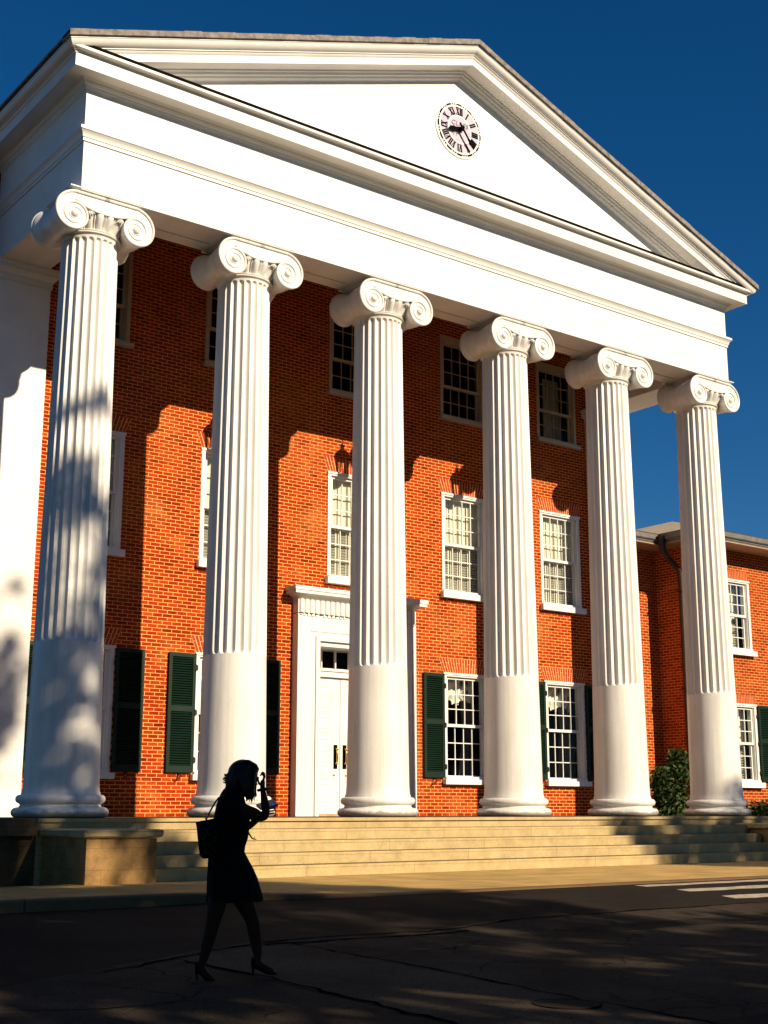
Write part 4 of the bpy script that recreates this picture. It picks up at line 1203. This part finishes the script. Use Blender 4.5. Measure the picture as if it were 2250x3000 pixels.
# hair: a full cap with locks hanging forward and flicked out at the back
m = MB(); random.seed(21)
cap = []
for i in range(15):
    t = math.pi*i/14; ring = []
    for k in range(28):
        a = 2*math.pi*k/28; c, s_ = math.cos(a), math.sin(a)
        rx_ = 66*MP*(1+.03*math.sin(9*a+i)); ry_ = .098
        x = rx_*math.sin(t)*c; dd = ry_*math.sin(t)*s_; z = math.cos(t)*66*MP
        if z < -.02 and c > .15: x -= .05*min(1, (-z-.02)/.05)
        ring.append(W(1028, 416)+RV*x+FV*dd+Vector((0, 0, z)))
    cap.append(ring)
m.rings(cap)
def lock(pts, r, fl=.5):
    m.tube(pts, [r*q for q in (.55, 1., 1.05, .8, .2)][:len(pts)], 7, fl)
for i in range(64):                                   # curtain over the back and sides
    a = R(random.uniform(35, 325)); c, s_ = math.cos(a), math.sin(a)
    k = random.uniform(.9, 1.05)
    top = W(1030+42*c, 372, .060*s_)
    mid = W(1024+62*c*k, 420, .096*s_*k)
    low = W(1012+66*c*k, 470+random.uniform(-6, 8), .10*s_*k)
    if c < -.1:
        tip = W(972+30*(1+c)*k-random.uniform(0, 24), 462+random.uniform(-26, 26), .09*s_*k); low = W(985+44*c*.5, 468+random.uniform(-12, 8), .098*s_*k)
        lock([top, mid, low, (low+tip)/2-Vector((0, 0, .012)), tip], .020)
    else:
        tip = W(1040+34*c, 520+random.uniform(-14, 22), .085*s_)
        lock([top, mid, W(1040+46*c, 472, .095*s_), (W(1040+40*c, 498, .09*s_)), tip], .018)
for i in range(18):                                   # the hair lying on the neck
    d = random.uniform(-.085, .07); e = random.uniform(-6, 10)
    lock([W(1000, 392, d), W(986+e*.5, 430, d), W(985+e, 462, d), W(992+e, 490, d), W(1000+e*1.4, 512+random.uniform(-8, 8), d)], .022)
for i in range(12):                                   # flick at the nape
    d = random.uniform(-.07, .05)
    y = random.uniform(418, 462)
    lock([W(990, 400, d), W(974, y-14, d), W(964, y, d), W(953, y-2, d), W(945+random.uniform(-3, 8), y-random.uniform(-4, 10), d)], .014)
for i in range(16):                                   # locks falling before the face
    d = random.uniform(-.08, .075); x = random.uniform(-8, 10)
    e = random.uniform(505, 540)
    lock([W(1060, 364, d*.7), W(1084+x*.4, 398, d), W(1080+x*.5, 440, d), W(1074+x, 486, d), W(1078+x*1.3, e, d)], .016)
for i in range(10):
    d = random.uniform(-.06, .06)
    lock([W(1016, 358, d*.4), W(1054, 357, d), W(1082, 374, d*1.1), W(1093, 392, d), W(1087, 415, d)], .017)
m.build('hair', 'hair_brown', lady, smooth=80, sc=1)
# shoes
def shoe(hx, hy, bx_, by, tx, ty, d, sole):
    m = MB(); rs = []
    for (x, y, w, h) in ((hx-10, hy+2, .022, .034), (hx, hy+6, .030, .040), ((hx+bx_)/2-4, (hy+by)/2+2, .029, .030), (bx_, by, .036, .026), (bx_+14, by+4, .034, .020), (tx, ty, .014, .008)):
        ring = []
        for k in range(14):
            t = 2*math.pi*k/14
            ring.append(W(x, y, d)+FV*(w*math.cos(t))+Vector((0, 0, h*math.sin(t))))
        rs.append(ring)
    m.rings(rs)
    m.tube([W(hx-4, hy+14, d), W(hx-3, (hy+sole)/2+6, d), W(hx+1, sole, d)], [.016, .0085, .0065], 10)
    return m.build('shoe', 'shoe_black', lady, smooth=60, sc=1)
shoe(864, 1216, 908, 1270, 944, 1281, -.06, 1286)
shoe(1088, 1208, 1146, 1249, 1186, 1258, .09, 1268)
m = MB()
for k in range(9):
    t = 2*math.pi*k/9; m.ball(W(1122, 483, -.128)+RV*(.033*math.cos(t))+FV*(.030*math.sin(t))+Vector((0, 0, .005*math.cos(t))), .0125)
m.build('bracelet', 'strap_black', lady, smooth=70, sc=1)
# bag on her back, folder under the far arm
bag = thing('tote_bag', 'dark patterned tote bag hanging behind the shoulder of the walking woman', 'bag', W(888, 775, -.12), sc=1)
m = MB(); rs = []
for a, b, y, dp in ((880, 930, 772, .045), (866, 938, 758, .062), (858, 940, 700, .072), (850, 940, 640, .070), (845, 936, 612, .060)):
    cx, hw = (a+b)/2, (b-a)/2*MP
    rs.append([W(cx+0, y - (10*math.cos(2*math.pi*k/24) if y < 620 else 0), -.17)+RV*(hw*abs(math.cos(2*math.pi*k/24))**.6*(1 if math.cos(2*math.pi*k/24) > 0 else -1))+FV*(dp*abs(math.sin(2*math.pi*k/24))**.6*(1 if math.sin(2*math.pi*k/24) > 0 else -1)) for k in range(24)])
m.rings(rs); m.build('bag_body', 'bag_print', bag, smooth=50, sc=1)
m = MB(); m.tube([W(889, 612, -.17), W(897, 592, -.17), W(911, 566, -.185), W(925, 540, -.19), W(940, 518, -.18), W(966, 508, -.14)], .011, 8, .6)
m.tube([W(930, 604, -.13), W(934, 570, -.15), W(946, 536, -.15), W(966, 518, -.13)], .010, 8, .6); m.build('strap', 'strap_black', bag, smooth=60, sc=1)
m = MB()
ring = [W(889, 594, -.18)+RV*(.014*math.cos(t*math.pi/8))+Vector((0, 0, .020*math.sin(t*math.pi/8))) for t in range(17)]
m.tube(ring, .004, 6); m.build('ring', 'brass', bag, smooth=60, sc=1)
m = MB(); m.tube([W(1060, 655, -.09), W(1066, 672, -.10), W(1080, 690, -.10), W(1098, 694, -.10)], .004, 5); m.tube([W(1062, 660, -.09), W(1078, 684, -.10), W(1088, 696, -.10), W(1090, 682, -.1)], .003, 5); m.tube([W(1052, 645, -.08), W(1060, 655, -.09)], .005, 6)
m.build('sash_tie', 'strap_black', lady, sc=1)
m = MB()
c = [W(1080, 545, .14), W(1150, 524, .10), W(1182, 547, .02), W(1182, 556, .02), W(1150, 550, .02), W(1085, 556, .10)]
th = Vector((0, 0, .008))
pts = [W(1078, 549, .20), W(1152, 525, .16), W(1184, 549, -.03), W(1108, 566, .01)]
m.add([q-th for q in pts]+[q+th for q in pts], [(0, 1, 2, 3), (4, 7, 6, 5), (0, 4, 5, 1), (1, 5, 6, 2), (2, 6, 7, 3), (3, 7, 4, 0)])
tag(m.build('folder', 'folder_blue', sc=1), 'blue folder held against the chest by the walking woman', 'folder')


# ------------------------------------------------------------------ light, sky, camera
sd = bpy.data.lights.new('sun', 'SUN'); sd.energy = 5.0; sd.angle = R(.65); sd.color = (1., .83, .60)
so = bpy.data.objects.new('sun', sd); COL.objects.link(so); so.rotation_euler = SUN.to_track_quat('-Z', 'Y').to_euler(); so.location = (10, -40, 40)
w = bpy.data.worlds.new('World'); scene.world = w; w.use_nodes = True
nt = w.node_tree; bg = nt.nodes['Background']
sky = nt.nodes.new('ShaderNodeTexSky'); sky.sky_type = 'NISHITA'; sky.sun_disc = False
sky.sun_elevation = math.asin(.55/SUN.length); sky.sun_rotation = math.atan2(.24, -1.0)
sky.air_density = 1.0; sky.dust_density = .0; sky.ozone_density = 6.0; sky.altitude = 800
hs = nt.nodes.new('ShaderNodeHueSaturation'); hs.inputs['Saturation'].default_value = 1.24; hs.inputs['Value'].default_value = 1.02
nt.links.new(sky.outputs[0], hs.inputs['Color']); nt.links.new(hs.outputs[0], bg.inputs[0]); bg.inputs[1].default_value = .05
cd = bpy.data.cameras.new('camera'); co = bpy.data.objects.new('camera', cd); COL.objects.link(co)
cd.sensor_fit = 'HORIZONTAL'; cd.sensor_width = 36; cd.lens = 36*3870.8/2250
cd.clip_start = .1; cd.clip_end = 2000
co.location = Vector((-11.0603, -25.085, .12))*S
co.rotation_euler = (R(90+12.782), 0, R(-37.244))
scene.camera = co
vs_ = scene.view_settings; vs_.view_transform = 'Standard'; vs_.look = 'None'; vs_.exposure = .45; vs_.gamma = 1; vs_.use_curve_mapping = False
scene.cycles.use_denoising = True
scene.cycles.max_bounces = 6; scene.cycles.diffuse_bounces = 2; scene.cycles.transparent_max_bounces = 12
